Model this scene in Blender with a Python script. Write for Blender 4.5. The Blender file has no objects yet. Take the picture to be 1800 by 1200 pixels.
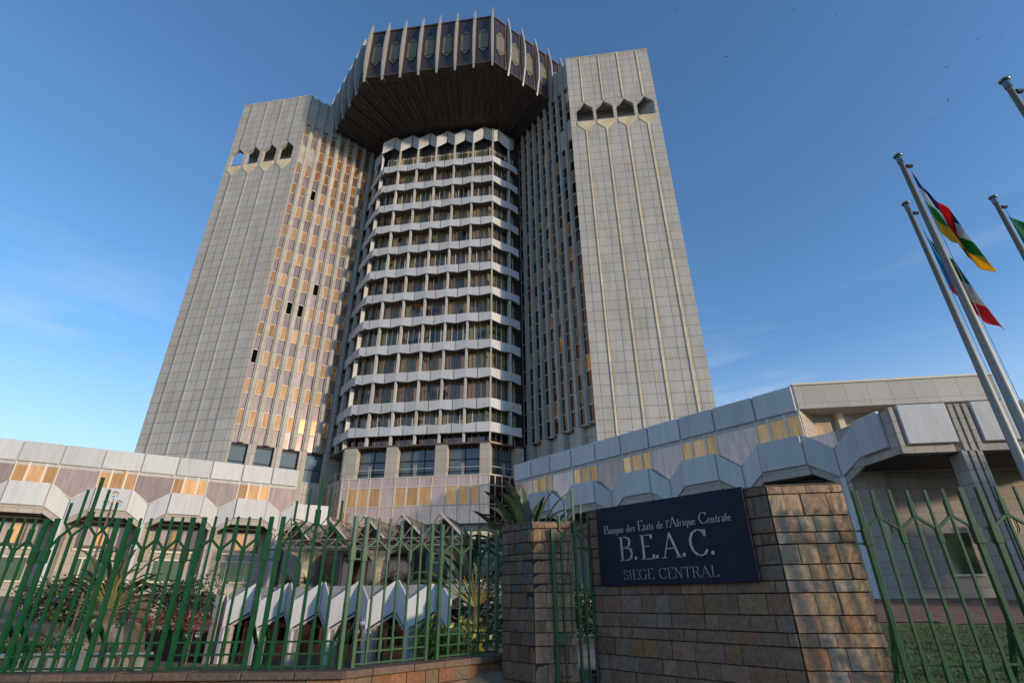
import bpy, math, random
from mathutils import Vector
random.seed(7)
R=math.radians
scn=bpy.context.scene
COL=scn.collection
# ------------------------------------------------------------------ camera, sky, sun, exposure
EYE=1.6
cd=bpy.data.cameras.new('camera'); cam=bpy.data.objects.new('camera',cd); COL.objects.link(cam)
cd.sensor_width=36; cd.lens=907/1800*36; cd.clip_start=.1; cd.clip_end=6000
PIT,ROL=R(26.4),R(.55)
cF=Vector((0,math.cos(PIT),math.sin(PIT))); cU=Vector((0,-math.sin(PIT),math.cos(PIT))); cR=Vector((1,0,0))
r2=math.cos(ROL)*cR-math.sin(ROL)*cU; u2=math.sin(ROL)*cR+math.cos(ROL)*cU
from mathutils import Matrix
cam.matrix_world=Matrix(((r2.x,u2.x,-cF.x,0),(r2.y,u2.y,-cF.y,0),(r2.z,u2.z,-cF.z,EYE),(0,0,0,1)))
scn.camera=cam
SUN_A,SUN_E=R(-34),R(11)
w=bpy.data.worlds.new('World'); scn.world=w; w.use_nodes=True
nt=w.node_tree; nt.nodes.clear()
out=nt.nodes.new('ShaderNodeOutputWorld'); bg=nt.nodes.new('ShaderNodeBackground'); sky=nt.nodes.new('ShaderNodeTexSky')
sky.sky_type='NISHITA'; sky.sun_disc=False; sky.sun_elevation=SUN_E; sky.sun_rotation=R(90)-SUN_A
sky.air_density=1.0; sky.dust_density=.45; sky.ozone_density=3.0; sky.altitude=700
tc=nt.nodes.new('ShaderNodeTexCoord'); mp=nt.nodes.new('ShaderNodeMapping'); mp.inputs['Scale'].default_value=(1.2,1.6,7)
mp.inputs['Rotation'].default_value=(R(14),R(-18),0)
nz=nt.nodes.new('ShaderNodeTexNoise'); nz.inputs['Scale'].default_value=1.7; nz.inputs['Detail'].default_value=7; nz.inputs['Roughness'].default_value=.55
cr=nt.nodes.new('ShaderNodeValToRGB'); cr.color_ramp.elements[0].position=.53; cr.color_ramp.elements[1].position=.80
cr.color_ramp.elements[1].color=(.8,.8,.8,1)
sx=nt.nodes.new('ShaderNodeSeparateXYZ'); mr=nt.nodes.new('ShaderNodeMapRange'); mr.inputs[1].default_value=.55; mr.inputs[2].default_value=.12
mx=nt.nodes.new('ShaderNodeMath'); mx.operation='MULTIPLY'
mixc=nt.nodes.new('ShaderNodeMix'); mixc.data_type='RGBA'; mixc.inputs[7].default_value=(3.1,3.5,4.1,1)
L=nt.links.new
L(tc.outputs['Generated'],mp.inputs[0]); L(mp.outputs[0],nz.inputs[0]); L(nz.outputs[0],cr.inputs[0])
L(tc.outputs['Generated'],sx.inputs[0]); L(sx.outputs[2],mr.inputs[0]); L(cr.outputs[0],mx.inputs[0]); L(mr.outputs[0],mx.inputs[1])
m2=nt.nodes.new('ShaderNodeMapRange'); m2.inputs[1].default_value=.42; m2.inputs[2].default_value=.0; m2.inputs[3].default_value=0; m2.inputs[4].default_value=.75; m2.interpolation_type='SMOOTHSTEP'
m3=nt.nodes.new('ShaderNodeMath'); m3.operation='MAXIMUM'; L(sx.outputs[2],m2.inputs[0]); L(m2.outputs[0],m3.inputs[0]); L(mx.outputs[0],m3.inputs[1])
L(m3.outputs[0],mixc.inputs[0]); tint=nt.nodes.new('ShaderNodeMix'); tint.data_type='RGBA'; tint.blend_type='MULTIPLY'; tint.inputs[0].default_value=1; tint.inputs[7].default_value=(.84,1.0,1.07,1)
L(sky.outputs[0],tint.inputs[6]); L(tint.outputs[2],mixc.inputs[6]); L(mixc.outputs[2],bg.inputs[0]); L(bg.outputs[0],out.inputs[0])
bg.inputs[1].default_value=.142
sl=bpy.data.lights.new('sun','SUN'); sl.energy=2.0; sl.angle=R(3.5); sl.color=(1,.80,.58)
so=bpy.data.objects.new('sun',sl); COL.objects.link(so)
sd=Vector((math.cos(SUN_A)*math.cos(SUN_E),math.sin(SUN_A)*math.cos(SUN_E),math.sin(SUN_E)))
so.rotation_euler=sd.to_track_quat('Z','Y').to_euler(); so.location=(30,-30,30)
scn.view_settings.view_transform='Standard'; scn.view_settings.look='None'; scn.view_settings.exposure=.8; scn.view_settings.gamma=1
scn.render.engine='CYCLES'
# ------------------------------------------------------------------ helpers
class FR:                       # vertical reference plane: t along, o outward (towards the street), z up
    def __init__(s,A,ang):
        s.A=A; s.e=(math.cos(R(ang)),math.sin(R(ang))); s.n=(s.e[1],-s.e[0]); s.ang=ang
    def p(s,t,o,z): return Vector((s.A[0]+s.e[0]*t+s.n[0]*o, s.A[1]+s.e[1]*t+s.n[1]*o, z))
    def xy(s,t,o=0): v=s.p(t,o,0); return (v.x,v.y)
def root(name,loc,label,cat,group=None,kind=None):
    o=bpy.data.objects.new(name,None); COL.objects.link(o); o.location=loc; o.empty_display_size=.3
    tagp(o,label,cat,group,kind); return o
def tagp(o,label=None,cat=None,group=None,kind=None):
    if label: o['label']=label
    if cat: o['category']=cat
    if group: o['group']=group
    if kind: o['kind']=kind
    return o
def worg(p):
    v=Vector((0,0,0))
    while p is not None: v=v+p.location; p=p.parent
    return v
class MB:
    def __init__(s): s.v=[]; s.f=[]; s.c=[]; s.mi=[]; s.cur=0; s.col=None
    def add(s,pts,faces):
        b=len(s.v); s.v+= [Vector(p) for p in pts]
        for f in faces: s.f.append([b+i for i in f]); s.c.append(s.col); s.mi.append(s.cur)
        return s
    def hexa(s,a): # 8 pts: bottom 0-3 ccw, top 4-7
        return s.add(a,[(0,3,2,1),(4,5,6,7),(0,1,5,4),(1,2,6,5),(2,3,7,6),(3,0,4,7)])
    def box(s,F,t0,t1,o0,o1,z0,z1):
        return s.hexa([F.p(t0,o1,z0),F.p(t1,o1,z0),F.p(t1,o0,z0),F.p(t0,o0,z0),F.p(t0,o1,z1),F.p(t1,o1,z1),F.p(t1,o0,z1),F.p(t0,o0,z1)])
    def tbox(s,F,t0,t1,o0,o1,z0,z1,k=.012):
        a,b_,c,d=[random.uniform(-k,k) for _ in range(4)]
        return s.hexa([F.p(t0,o1+a,z0),F.p(t1,o1+b_,z0),F.p(t1,o0,z0),F.p(t0,o0,z0),F.p(t0,o1+c,z1),F.p(t1,o1+b_+c-a,z1),F.p(t1,o0,z1),F.p(t0,o0,z1)])
    def wbox(s,x0,x1,y0,y1,z0,z1):
        return s.hexa([(x0,y0,z0),(x1,y0,z0),(x1,y1,z0),(x0,y1,z0),(x0,y0,z1),(x1,y0,z1),(x1,y1,z1),(x0,y1,z1)])
    def quad(s,*p): return s.add(p,[tuple(range(len(p)))])
    def plan(s,pts,z0,z1):      # ccw plan polygon prism
        n=len(pts); a=[(p[0],p[1],z0) for p in pts]+[(p[0],p[1],z1) for p in pts]
        return s.add(a,[tuple(range(n-1,-1,-1)),tuple(range(n,2*n))]+[(i,(i+1)%n,n+(i+1)%n,n+i) for i in range(n)])
    def slab(s,F,poly,o0,o1):   # polygon in (t,z) extruded from o0 (back) to o1 (front)
        n=len(poly); a=[F.p(t,o1,z) for t,z in poly]+[F.p(t,o0,z) for t,z in poly]
        return s.add(a,[tuple(range(n)),tuple(range(2*n-1,n-1,-1))]+[((i+1)%n,i,n+i,n+(i+1)%n) for i in range(n)])
    def panel(s,q,th):          # 4+ pts front face, thickened backwards
        q=[Vector(p) for p in q]; nn=(q[1]-q[0]).cross(q[2]-q[0]).normalized(); n=len(q)
        return s.add(q+[p-nn*th for p in q],[tuple(range(n)),tuple(range(2*n-1,n-1,-1))]+[((i+1)%n,i,n+i,n+(i+1)%n) for i in range(n)])
    def bar(s,a,b,w,d=None,up=Vector((0,0,1))):
        a=Vector(a);b=Vector(b); d=d or w; x=(b-a).normalized()
        if abs(x.dot(up))>.95: up=Vector((0,1,0)) if abs(x.y)<.9 else Vector((1,0,0))
        y=x.cross(up).normalized()*w/2; z=x.cross(y).normalized()*d/2
        return s.hexa([a-y-z,b-y-z,b+y-z,a+y-z,a-y+z,b-y+z,b+y+z,a+y+z])
    def tube(s,pts,rad,n=8,cap=True):
        pts=[Vector(p) for p in pts]; rad=rad if isinstance(rad,(list,tuple)) else [rad]*len(pts); b=len(s.v); 
        for i,p in enumerate(pts):
            d=(pts[min(i+1,len(pts)-1)]-pts[max(i-1,0)]).normalized(); up=Vector((0,0,1)) if abs(d.z)<.9 else Vector((1,0,0))
            x=d.cross(up).normalized(); y=d.cross(x).normalized()
            for k in range(n):
                a=2*math.pi*k/n; s.v.append(p+(x*math.cos(a)+y*math.sin(a))*rad[i])
        fs=[]
        for i in range(len(pts)-1):
            for k in range(n): fs.append((b+i*n+k,b+i*n+(k+1)%n,b+(i+1)*n+(k+1)%n,b+(i+1)*n+k))
        if cap: fs.append(tuple(b+k for k in range(n))); fs.append(tuple(b+(len(pts)-1)*n+k for k in range(n-1,-1,-1)))
        for f in fs: s.f.append(list(f)); s.c.append(s.col); s.mi.append(s.cur)
        return s
    def ball(s,c,r,nu=12,nv=8,sz=1):
        c=Vector(c); b=len(s.v)
        for j in range(nv+1):
            th=math.pi*j/nv
            for i in range(nu): s.v.append(c+Vector((math.sin(th)*math.cos(2*math.pi*i/nu),math.sin(th)*math.sin(2*math.pi*i/nu),math.cos(th)*sz))*r)
        for j in range(nv):
            for i in range(nu): s.f.append([b+j*nu+i,b+(j+1)*nu+i,b+(j+1)*nu+(i+1)%nu,b+j*nu+(i+1)%nu]); s.c.append(s.col); s.mi.append(s.cur)
        return s
    def build(s,name,mat,parent=None,smooth=False,label=None,bevel=0,uv=True,**kw):
        org=worg(parent)
        me=bpy.data.meshes.new(name); me.from_pydata([tuple(v-org) for v in s.v],[],s.f)
        for m in (mat if isinstance(mat,(list,tuple)) else [mat]): me.materials.append(m)
        if any(s.mi): me.polygons.foreach_set('material_index',s.mi)
        if smooth: me.polygons.foreach_set('use_smooth',[True]*len(s.f))
        if uv:
            ul=me.uv_layers.new(name='UVMap'); dat=[0.0]*(2*len(me.loops))
            for p in me.polygons:
                n=p.normal
                if abs(n.z)>.85: tx=None
                else: tx=(-n.y,n.x); l=math.hypot(*tx); tx=(tx[0]/l,tx[1]/l)
                for li in p.loop_indices:
                    q=s.v[me.loops[li].vertex_index]
                    if tx is None: dat[2*li]=q.x; dat[2*li+1]=q.y
                    else: dat[2*li]=q.x*tx[0]+q.y*tx[1]; dat[2*li+1]=q.z
            ul.data.foreach_set('uv',dat)
        if any(c is not None for c in s.c):
            ca=me.color_attributes.new('tone','FLOAT_COLOR','CORNER'); dat=[]
            for p in me.polygons: 
                c=s.c[p.index] or (.5,.5,.5)
                for _ in p.loop_indices: dat+=[c[0],c[1],c[2],1]
            ca.data.foreach_set('color',dat)
        o=bpy.data.objects.new(name,me); COL.objects.link(o); o.parent=parent
        if bevel:
            bm=o.modifiers.new('bevel','BEVEL'); bm.width=bevel; bm.segments=2; bm.limit_method='ANGLE'
        tagp(o,label,**kw) if (label or kw) else None
        return o
def cp(o,off,parent='same'):
    c=o.copy(); COL.objects.link(c); c.location=o.location+Vector(off)
    if parent!='same': c.parent=parent
    return c
# ------------------------------------------------------------------ materials
def mat(name,col=(.5,.5,.5),rough=.6,metal=0,spec=.5,noise=0,nscale=2,bump=0,bscale=20,coat=0,stretch=(1,1,1),alpha=None):
    m=bpy.data.materials.new(name); m.use_nodes=True; n=m.node_tree; b=n.nodes['Principled BSDF']
    b.inputs['Base Color'].default_value=(*col,1); b.inputs['Roughness'].default_value=rough; b.inputs['Metallic'].default_value=metal
    b.inputs['Specular IOR Level'].default_value=spec; b.inputs['Coat Weight'].default_value=coat
    m.diffuse_color=(*col,1)
    if noise or bump:
        tc=n.nodes.new('ShaderNodeTexCoord'); mp=n.nodes.new('ShaderNodeMapping'); mp.inputs['Scale'].default_value=stretch
        n.links.new(tc.outputs['Object'],mp.inputs[0])
    if noise:
        t=n.nodes.new('ShaderNodeTexNoise'); t.inputs['Scale'].default_value=nscale; t.inputs['Detail'].default_value=6
        n.links.new(mp.outputs[0],t.inputs[0])
        r=n.nodes.new('ShaderNodeValToRGB'); r.color_ramp.elements[0].position=.3; r.color_ramp.elements[1].position=.7
        r.color_ramp.elements[0].color=(*[c*(1-noise) for c in col],1); r.color_ramp.elements[1].color=(*[min(1,c*(1+noise)) for c in col],1)
        n.links.new(t.outputs[0],r.inputs[0]); n.links.new(r.outputs[0],b.inputs[0])
    if bump:
        t2=n.nodes.new('ShaderNodeTexNoise'); t2.inputs['Scale'].default_value=bscale; t2.inputs['Detail'].default_value=4
        n.links.new(mp.outputs[0],t2.inputs[0]); bp=n.nodes.new('ShaderNodeBump'); bp.inputs['Strength'].default_value=bump; bp.inputs['Distance'].default_value=.05
        n.links.new(t2.outputs[0],bp.inputs['Height']); n.links.new(bp.outputs[0],b.inputs['Normal'])
    return m
def stone(name,col,bw,bh,mort=.02,mcol=(.16,.12,.09),vary=.08,stain=.35,rough=.8,streak=(.30,.24,.18)):
    m=bpy.data.materials.new(name); m.use_nodes=True; n=m.node_tree; b=n.nodes['Principled BSDF']; N=n.nodes.new; K=n.links.new
    b.inputs['Roughness'].default_value=rough; b.inputs['Specular IOR Level'].default_value=.3
    uv=N('ShaderNodeUVMap'); br=N('ShaderNodeTexBrick'); br.offset=0; br.inputs['Scale'].default_value=1
    br.inputs['Brick Width'].default_value=bw; br.inputs['Row Height'].default_value=bh; br.inputs['Mortar Size'].default_value=mort; br.inputs['Mortar Smooth'].default_value=.3
    br.inputs['Color1'].default_value=(*[c*(1-vary) for c in col],1); br.inputs['Color2'].default_value=(*[c*(1+vary) for c in col],1)
    K(uv.outputs[0],br.inputs[0])
    ns=N('ShaderNodeTexNoise'); ns.inputs['Scale'].default_value=1.1; ns.inputs['Detail'].default_value=5; K(uv.outputs[0],ns.inputs[0])
    mm=N('ShaderNodeMix'); mm.data_type='RGBA'; mm.inputs[6].default_value=(*[c*.62 for c in col],1); mm.inputs[7].default_value=(*mcol,1); K(ns.outputs[0],mm.inputs[0]); K(mm.outputs[2],br.inputs['Mortar'])
    # vertical dirt streaks
    mp=N('ShaderNodeMapping'); mp.inputs['Scale'].default_value=(1.3,.10,1); K(uv.outputs[0],mp.inputs[0])
    st=N('ShaderNodeTexNoise'); st.inputs['Scale'].default_value=1.6; st.inputs['Detail'].default_value=8; st.inputs['Roughness'].default_value=.65; K(mp.outputs[0],st.inputs[0])
    cr=N('ShaderNodeValToRGB'); cr.color_ramp.elements[0].position=.49; cr.color_ramp.elements[1].position=.74; cr.color_ramp.elements[1].color=(stain,)*3+(1,); K(st.outputs[0],cr.inputs[0])
    mx=N('ShaderNodeMix'); mx.data_type='RGBA'; mx.inputs[7].default_value=(*streak,1); K(cr.outputs[0],mx.inputs[0]); K(br.outputs[0],mx.inputs[6])
    # fine mottling
    fn=N('ShaderNodeTexNoise'); fn.inputs['Scale'].default_value=9; fn.inputs['Detail'].default_value=6; K(uv.outputs[0],fn.inputs[0])
    mr=N('ShaderNodeMapRange'); mr.inputs[3].default_value=.86; mr.inputs[4].default_value=1.12
    bn=N('ShaderNodeTexNoise'); bn.inputs['Scale'].default_value=.22; bn.inputs['Detail'].default_value=4; K(uv.outputs[0],bn.inputs[0])
    av=N('ShaderNodeMix'); av.data_type='FLOAT'; av.inputs[0].default_value=.55; K(fn.outputs[0],av.inputs[2]); K(bn.outputs[0],av.inputs[3])
    mr.inputs[1].default_value=.3; mr.inputs[2].default_value=.7; K(av.outputs[0],mr.inputs[0])
    mu=N('ShaderNodeMix'); mu.data_type='RGBA'; mu.blend_type='MULTIPLY'; mu.inputs[0].default_value=1; K(mx.outputs[2],mu.inputs[6]); K(mr.outputs[0],mu.inputs[7]); K(mu.outputs[2],b.inputs[0])
    bp=N('ShaderNodeBump'); bp.inputs['Strength'].default_value=.5; bp.inputs['Distance'].default_value=.02; bp.invert=True; K(br.outputs['Fac'],bp.inputs['Height']); K(bp.outputs[0],b.inputs['Normal'])
    return m
def mirror(name,col,rough=.08,wav=.02,metal=1.0,vary=False):   # coated reflective glazing, slightly wavy
    m=mat(name,col,rough,metal,.5,bump=wav,bscale=.9)
    if vary:    # pane to pane differences, faint curtains and dust behind the coating
        n=m.node_tree; N=n.nodes.new; K=n.links.new; b=n.nodes['Principled BSDF']
        oi=N('ShaderNodeObjectInfo'); cr=N('ShaderNodeValToRGB'); e=cr.color_ramp.elements; e[0].color=(*[c*.62 for c in col],1); e[1].color=(*[min(1,c*1.12+.03) for c in col],1)
        K(oi.outputs['Random'],cr.inputs[0]); tc=N('ShaderNodeTexCoord'); mp=N('ShaderNodeMapping'); mp.inputs['Scale'].default_value=(5,5,.5); K(tc.outputs['Object'],mp.inputs[0])
        ns=N('ShaderNodeTexNoise'); ns.inputs['Scale'].default_value=1.2; ns.inputs['Detail'].default_value=5; K(mp.outputs[0],ns.inputs[0])
        mr=N('ShaderNodeMapRange'); mr.inputs[1].default_value=.3; mr.inputs[2].default_value=.7; mr.inputs[3].default_value=.72; mr.inputs[4].default_value=1.1; K(ns.outputs[0],mr.inputs[0])
        mu=N('ShaderNodeMix'); mu.data_type='RGBA'; mu.blend_type='MULTIPLY'; mu.inputs[0].default_value=1; K(cr.outputs[0],mu.inputs[6]); K(mr.outputs[0],mu.inputs[7]); K(mu.outputs[2],b.inputs[0])
    return m
def curtain_glass(name,cols,rough=.06):
    m=bpy.data.materials.new(name); m.use_nodes=True; n=m.node_tree; b=n.nodes['Principled BSDF']; N=n.nodes.new; K=n.links.new
    oi=N('ShaderNodeObjectInfo'); cr=N('ShaderNodeValToRGB'); cr.color_ramp.interpolation='CONSTANT'; e=cr.color_ramp.elements
    while len(e)<len(cols): e.new(.5)
    for i,c in enumerate(cols): e[i].position=i/len(cols); e[i].color=(*c,1)
    K(oi.outputs['Random'],cr.inputs[0])
    uv=N('ShaderNodeUVMap'); wv=N('ShaderNodeTexWave'); wv.inputs['Scale'].default_value=2.2; wv.inputs['Distortion'].default_value=1.5; wv.inputs['Detail'].default_value=2; K(uv.outputs[0],wv.inputs[0])
    ad=N('ShaderNodeVectorMath'); ad.operation='ADD'; 
    ns=N('ShaderNodeTexNoise'); ns.inputs['Scale'].default_value=.55; K(uv.outputs[0],ns.inputs[0])
    c2=N('ShaderNodeValToRGB'); c2.color_ramp.elements[0].position=.36; c2.color_ramp.elements[1].position=.44; K(ns.outputs[0],c2.inputs[0])
    mr=N('ShaderNodeMapRange'); mr.inputs[3].default_value=.5; mr.inputs[4].default_value=1.15; K(wv.outputs[0],mr.inputs[0])
    mu=N('ShaderNodeMix'); mu.data_type='RGBA'; mu.blend_type='MULTIPLY'; mu.inputs[0].default_value=1; K(cr.outputs[0],mu.inputs[6]); K(mr.outputs[0],mu.inputs[7])
    mx=N('ShaderNodeMix'); mx.data_type='RGBA'; mx.inputs[6].default_value=(.02,.018,.016,1); K(c2.outputs[0],mx.inputs[0]); K(mu.outputs[2],mx.inputs[7]); K(mx.outputs[2],b.inputs[0])
    b.inputs['Roughness'].default_value=rough; b.inputs['Specular IOR Level'].default_value=.9; b.inputs['Metallic'].default_value=0
    return m
M={}
M['tower']=stone('grey_stone_cladding',(.465,.44,.39),1.35,1.213,.034,stain=.5,vary=.045,mcol=(.14,.085,.05),streak=(.25,.19,.13))
M['fin']=stone('fin_stone',(.43,.405,.355),3,1.213,.02,stain=.2)
M['cream']=mat('cream_render',(.72,.60,.38),.8,noise=.18,nscale=.7)
M['lowstone']=stone('podium_stone',(.40,.36,.31),.9,.62,.014,stain=.2)
M['pillar']=stone('pillar_stone',(.42,.385,.33),1.4,1.05,.016,stain=.15)
M['panel']=mat('white_metal_panel',(.53,.54,.545),.5,0,.35,noise=.05,nscale=.5,stretch=(1,1,.25))
def grime(m,amount=.5,sc=(2.2,2.2,.22),dirt=(.22,.19,.15)):
    n=m.node_tree; N=n.nodes.new; K=n.links.new; b=n.nodes['Principled BSDF']; src=b.inputs[0].links[0].from_socket if b.inputs[0].links else None
    tc=N('ShaderNodeTexCoord'); mp=N('ShaderNodeMapping'); mp.inputs['Scale'].default_value=sc; K(tc.outputs['Object'],mp.inputs[0])
    ns=N('ShaderNodeTexNoise'); ns.inputs['Scale'].default_value=1.5; ns.inputs['Detail'].default_value=9; ns.inputs['Roughness'].default_value=.7; K(mp.outputs[0],ns.inputs[0])
    cr=N('ShaderNodeValToRGB'); cr.color_ramp.elements[0].position=.48; cr.color_ramp.elements[1].position=.8; cr.color_ramp.elements[1].color=(amount,)*3+(1,); K(ns.outputs[0],cr.inputs[0])
    oi=N('ShaderNodeObjectInfo'); mr=N('ShaderNodeMapRange'); mr.inputs[3].default_value=.86; mr.inputs[4].default_value=1.06; K(oi.outputs['Random'],mr.inputs[0])
    mx=N('ShaderNodeMix'); mx.data_type='RGBA'; K(cr.outputs[0],mx.inputs[0]); mx.inputs[7].default_value=(*dirt,1)
    if src: K(src,mx.inputs[6])
    else: mx.inputs[6].default_value=b.inputs[0].default_value
    mu=N('ShaderNodeMix'); mu.data_type='RGBA'; mu.blend_type='MULTIPLY'; mu.inputs[0].default_value=1; K(mx.outputs[2],mu.inputs[6]); K(mr.outputs[0],mu.inputs[7]); K(mu.outputs[2],b.inputs[0])
grime(M['panel'],.38); grime(M['cream'],.5,dirt=(.33,.22,.12)); 
M['gold']=mirror('gold_glass',(.82,.375,.13),.08,.05,metal=.62,vary=True)  # gold coating, pushed redder to stand in for the reflected sunset sky
M['lilac']=mirror('rose_bronze_glass',(.56,.365,.29),.10,.05,metal=.55,vary=True)
M['bronze']=mirror('dark_bronze_glass',(.16,.11,.10),.10,.03)
M['plum']=mirror('plum_glass',(.10,.068,.07),.2,.04,metal=.6)
M['frame']=mat('cream_frame',(.66,.58,.45),.5)
M['bframe']=mat('bronze_frame',(.16,.10,.07),.4,.5)
M['rustframe']=mat('orange_brown_frame',(.36,.19,.09),.5)
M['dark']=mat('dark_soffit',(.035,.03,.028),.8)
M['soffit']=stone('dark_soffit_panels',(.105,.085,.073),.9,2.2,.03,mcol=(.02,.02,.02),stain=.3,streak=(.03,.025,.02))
M['post']=mat('pale_post',(.50,.49,.47),.6,noise=.1)
M['curt']=curtain_glass('curtained_glass',[(.26,.21,.11),(.13,.13,.07),(.17,.16,.09),(.15,.11,.08),(.26,.21,.12),(.20,.15,.10),(.22,.15,.09),(.20,.15,.12)])
M['greyglass']=mat('grey_glass',(.10,.125,.135),.04,.15,.6,bump=.03,bscale=1)
M['greenglass']=mat('green_tinted_glass',(.05,.085,.04),.1,.2,.8,bump=.03,bscale=1)
grime(M['post'],.5); grime(M['fin'],.35,(1.5,1.5,.12),(.2,.16,.12))
M['oliveglass']=mat('olive_curtained_glass',(.17,.155,.10),.3,0,.4,noise=.15,nscale=2)
M['green']=mat('green_paint',(.003,.066,.016),.42,0,.5,noise=.2,nscale=6,bump=.05,bscale=60)
M['chrome']=mat('polished_steel',(.19,.19,.185),.28,1,bump=.02,bscale=8)
M['poleM']=mat('brushed_aluminium',(.25,.255,.25),.5,.25)
M['navy']=mat('navy_plate',(.009,.010,.024),.5,0,.2,noise=.15,nscale=3)
M['finmetal']=mat('crown_fin_metal',(.36,.35,.325),.5,.15,noise=.12,nscale=1.2)
M['bark']=mat('bark',(.13,.10,.07),.9,noise=.4,nscale=8,bump=.6)
def tonemat(name,rough=.85,bump=.6,bscale=14,mult=1.0,spec=.3,trans=False):
    m=bpy.data.materials.new(name); m.use_nodes=True; n=m.node_tree; b=n.nodes['Principled BSDF']; N=n.nodes.new; K=n.links.new
    a=N('ShaderNodeAttribute'); a.attribute_name='tone'; tc=N('ShaderNodeTexCoord'); ns=N('ShaderNodeTexNoise'); ns.inputs['Scale'].default_value=bscale; ns.inputs['Detail'].default_value=8; ns.inputs['Roughness'].default_value=.65
    K(tc.outputs['Object'],ns.inputs[0]); mr=N('ShaderNodeMapRange'); mr.inputs[1].default_value=.25; mr.inputs[2].default_value=.75; mr.inputs[3].default_value=.62*mult; mr.inputs[4].default_value=1.35*mult; K(ns.outputs[0],mr.inputs[0])
    mu=N('ShaderNodeMix'); mu.data_type='RGBA'; mu.blend_type='MULTIPLY'; mu.inputs[0].default_value=1; K(a.outputs['Color'],mu.inputs[6]); K(mr.outputs[0],mu.inputs[7]); K(mu.outputs[2],b.inputs[0])
    b.inputs['Roughness'].default_value=rough; b.inputs['Specular IOR Level'].default_value=spec
    if bump:
        bp=N('ShaderNodeBump'); bp.inputs['Strength'].default_value=bump; bp.inputs['Distance'].default_value=.03; K(ns.outputs[0],bp.inputs['Height']); K(bp.outputs[0],b.inputs['Normal'])
    return m
M['slate']=tonemat('quartzite_stone',mult=.72); M['leaf']=tonemat('leaf',.45,.0,5,spec=.5)
# ------------------------------------------------------------------ setting: ground
PAV=FR((-21.7,43.4),-20)
def smooth(a,b,x): x=max(0,min(1,(x-a)/(b-a))); return x*x*(3-2*x)
def ground(x,y):
    e=10.9-2.3*smooth(4.2,5.0,x); g=-.4+.7*smooth(e,e+1.2,y)
    left=2.1*smooth(12,46,y)-.7*(1-smooth(e,e+1.2,y)) ; right=.28+1.1*smooth(9,28,y)-.7*(1-smooth(e,e+1.2,y))
    k=smooth(-1,4,x); g=max(g,left*(1-k)+right*k)
    # sunken forecourt of the basement pavilion
    dx,dy=x-PAV.A[0],y-PAV.A[1]; t=dx*PAV.e[0]+dy*PAV.e[1]; o=dx*PAV.n[0]+dy*PAV.n[1]
    xl=-14.8-(y-16)*.466; xr=-1.6-(y-14)*.03
    m=smooth(xl-.7,xl+.1,x)*(1-smooth(xr-2.5,xr,x))*smooth(-2.5,-1.6,o)*smooth(12,22,y)
    return g*(1-m)+(-2.45)*m
def grid(name,x0,x1,y0,y1,nx,ny,dz,m,ytest=None):
    b=MB(); 
    for j in range(ny+1):
        for i in range(nx+1):
            x=x0+(x1-x0)*i/nx; y=y0+(y1-y0)*j/ny; b.v.append(Vector((x,y,ground(x,y)+dz)))
    for j in range(ny):
        for i in range(nx): a=j*(nx+1)+i; b.f.append([a,a+1,a+nx+2,a+nx+1]); b.c.append(None); b.mi.append(0)
    return b
grime(M['green'],.3,(3,3,1.2),(.09,.05,.02))
M['earth']=mat('dry_ground',(.16,.13,.09),.95,noise=.3,nscale=.8,bump=.4,bscale=6)
M['grass']=mat('lawn_grass',(.08,.125,.028),.95,noise=.45,nscale=3.5,bump=.9,bscale=60)
M['paving']=stone('red_brick_paving',(.24,.13,.085),.24,.12,.01,mcol=(.12,.1,.08),vary=.25,stain=.25)
M['court']=stone('forecourt_paving',(.30,.25,.20),1.2,1.2,.02,stain=.3)
M['asphalt']=mat('asphalt',(.05,.05,.05),.9,noise=.2,nscale=3,bump=.3,bscale=80)
g=grid('ground',-60,60,9,70,150,120,0,None)
# wide skirt to the horizon
far=3000
g.build('ground',M['earth'],kind='structure',smooth=True)
b=MB(); 
for a in ((-far,far,-far,9,-.45),(-far,-60,9,far,0),(60,far,9,far,0),(-60,60,70,far,0)):
    b.quad((a[0],a[2],a[4]-.01),(a[1],a[2],a[4]-.01),(a[1],a[3],a[4]-.01),(a[0],a[3],a[4]-.01))
b.build('terrain',M['earth'],kind='structure')
MB().quad((-200,-9,-.42),(200,-9,-.42),(200,5.5,-.42),(-200,5.5,-.42)).build('road',M['asphalt'],kind='structure')
MB().wbox(-60,60,5.5,9.1,-.5,-.3).build('pavement',M['court'],kind='structure')
# ------------------------------------------------------------------ reference planes of the tower
P1=(-41.47,55.78); P2=(-30.25,53.97); P3=(8.08,48.47); P4=(19.44,47.04)
FLe=FR(P1,math.degrees(math.atan2(P2[1]-P1[1],P2[0]-P1[0]))); WL=math.dist(P1,P2)
FLf=FR(P2,36.5)                                   # inner facade of left wing
FRe=FR(P3,math.degrees(math.atan2(P4[1]-P3[1],P4[0]-P3[0]))); WR=math.dist(P3,P4)
FRt=FR(P3,126); J=FRt.xy(12.2); FRf=FR(J,-54)     # inner facade of right wing, t from the junction
a0=-7.5; c0,s0=math.cos(R(a0)),math.sin(R(a0))
BR_=(-2.45,53.95); BL_=(BR_[0]-16.05*c0,BR_[1]-16.05*s0)
FB=FR(BL_,a0); FBr=FR(BR_,37.5)
tmp=FR(BL_,127.5); FBl=FR(tmp.xy(6.2),-52.5)
tower=root('office_tower',(-8,62,0),'tall grey stone tower with two slab wings, banded middle and dark overhanging crown','building')
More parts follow.
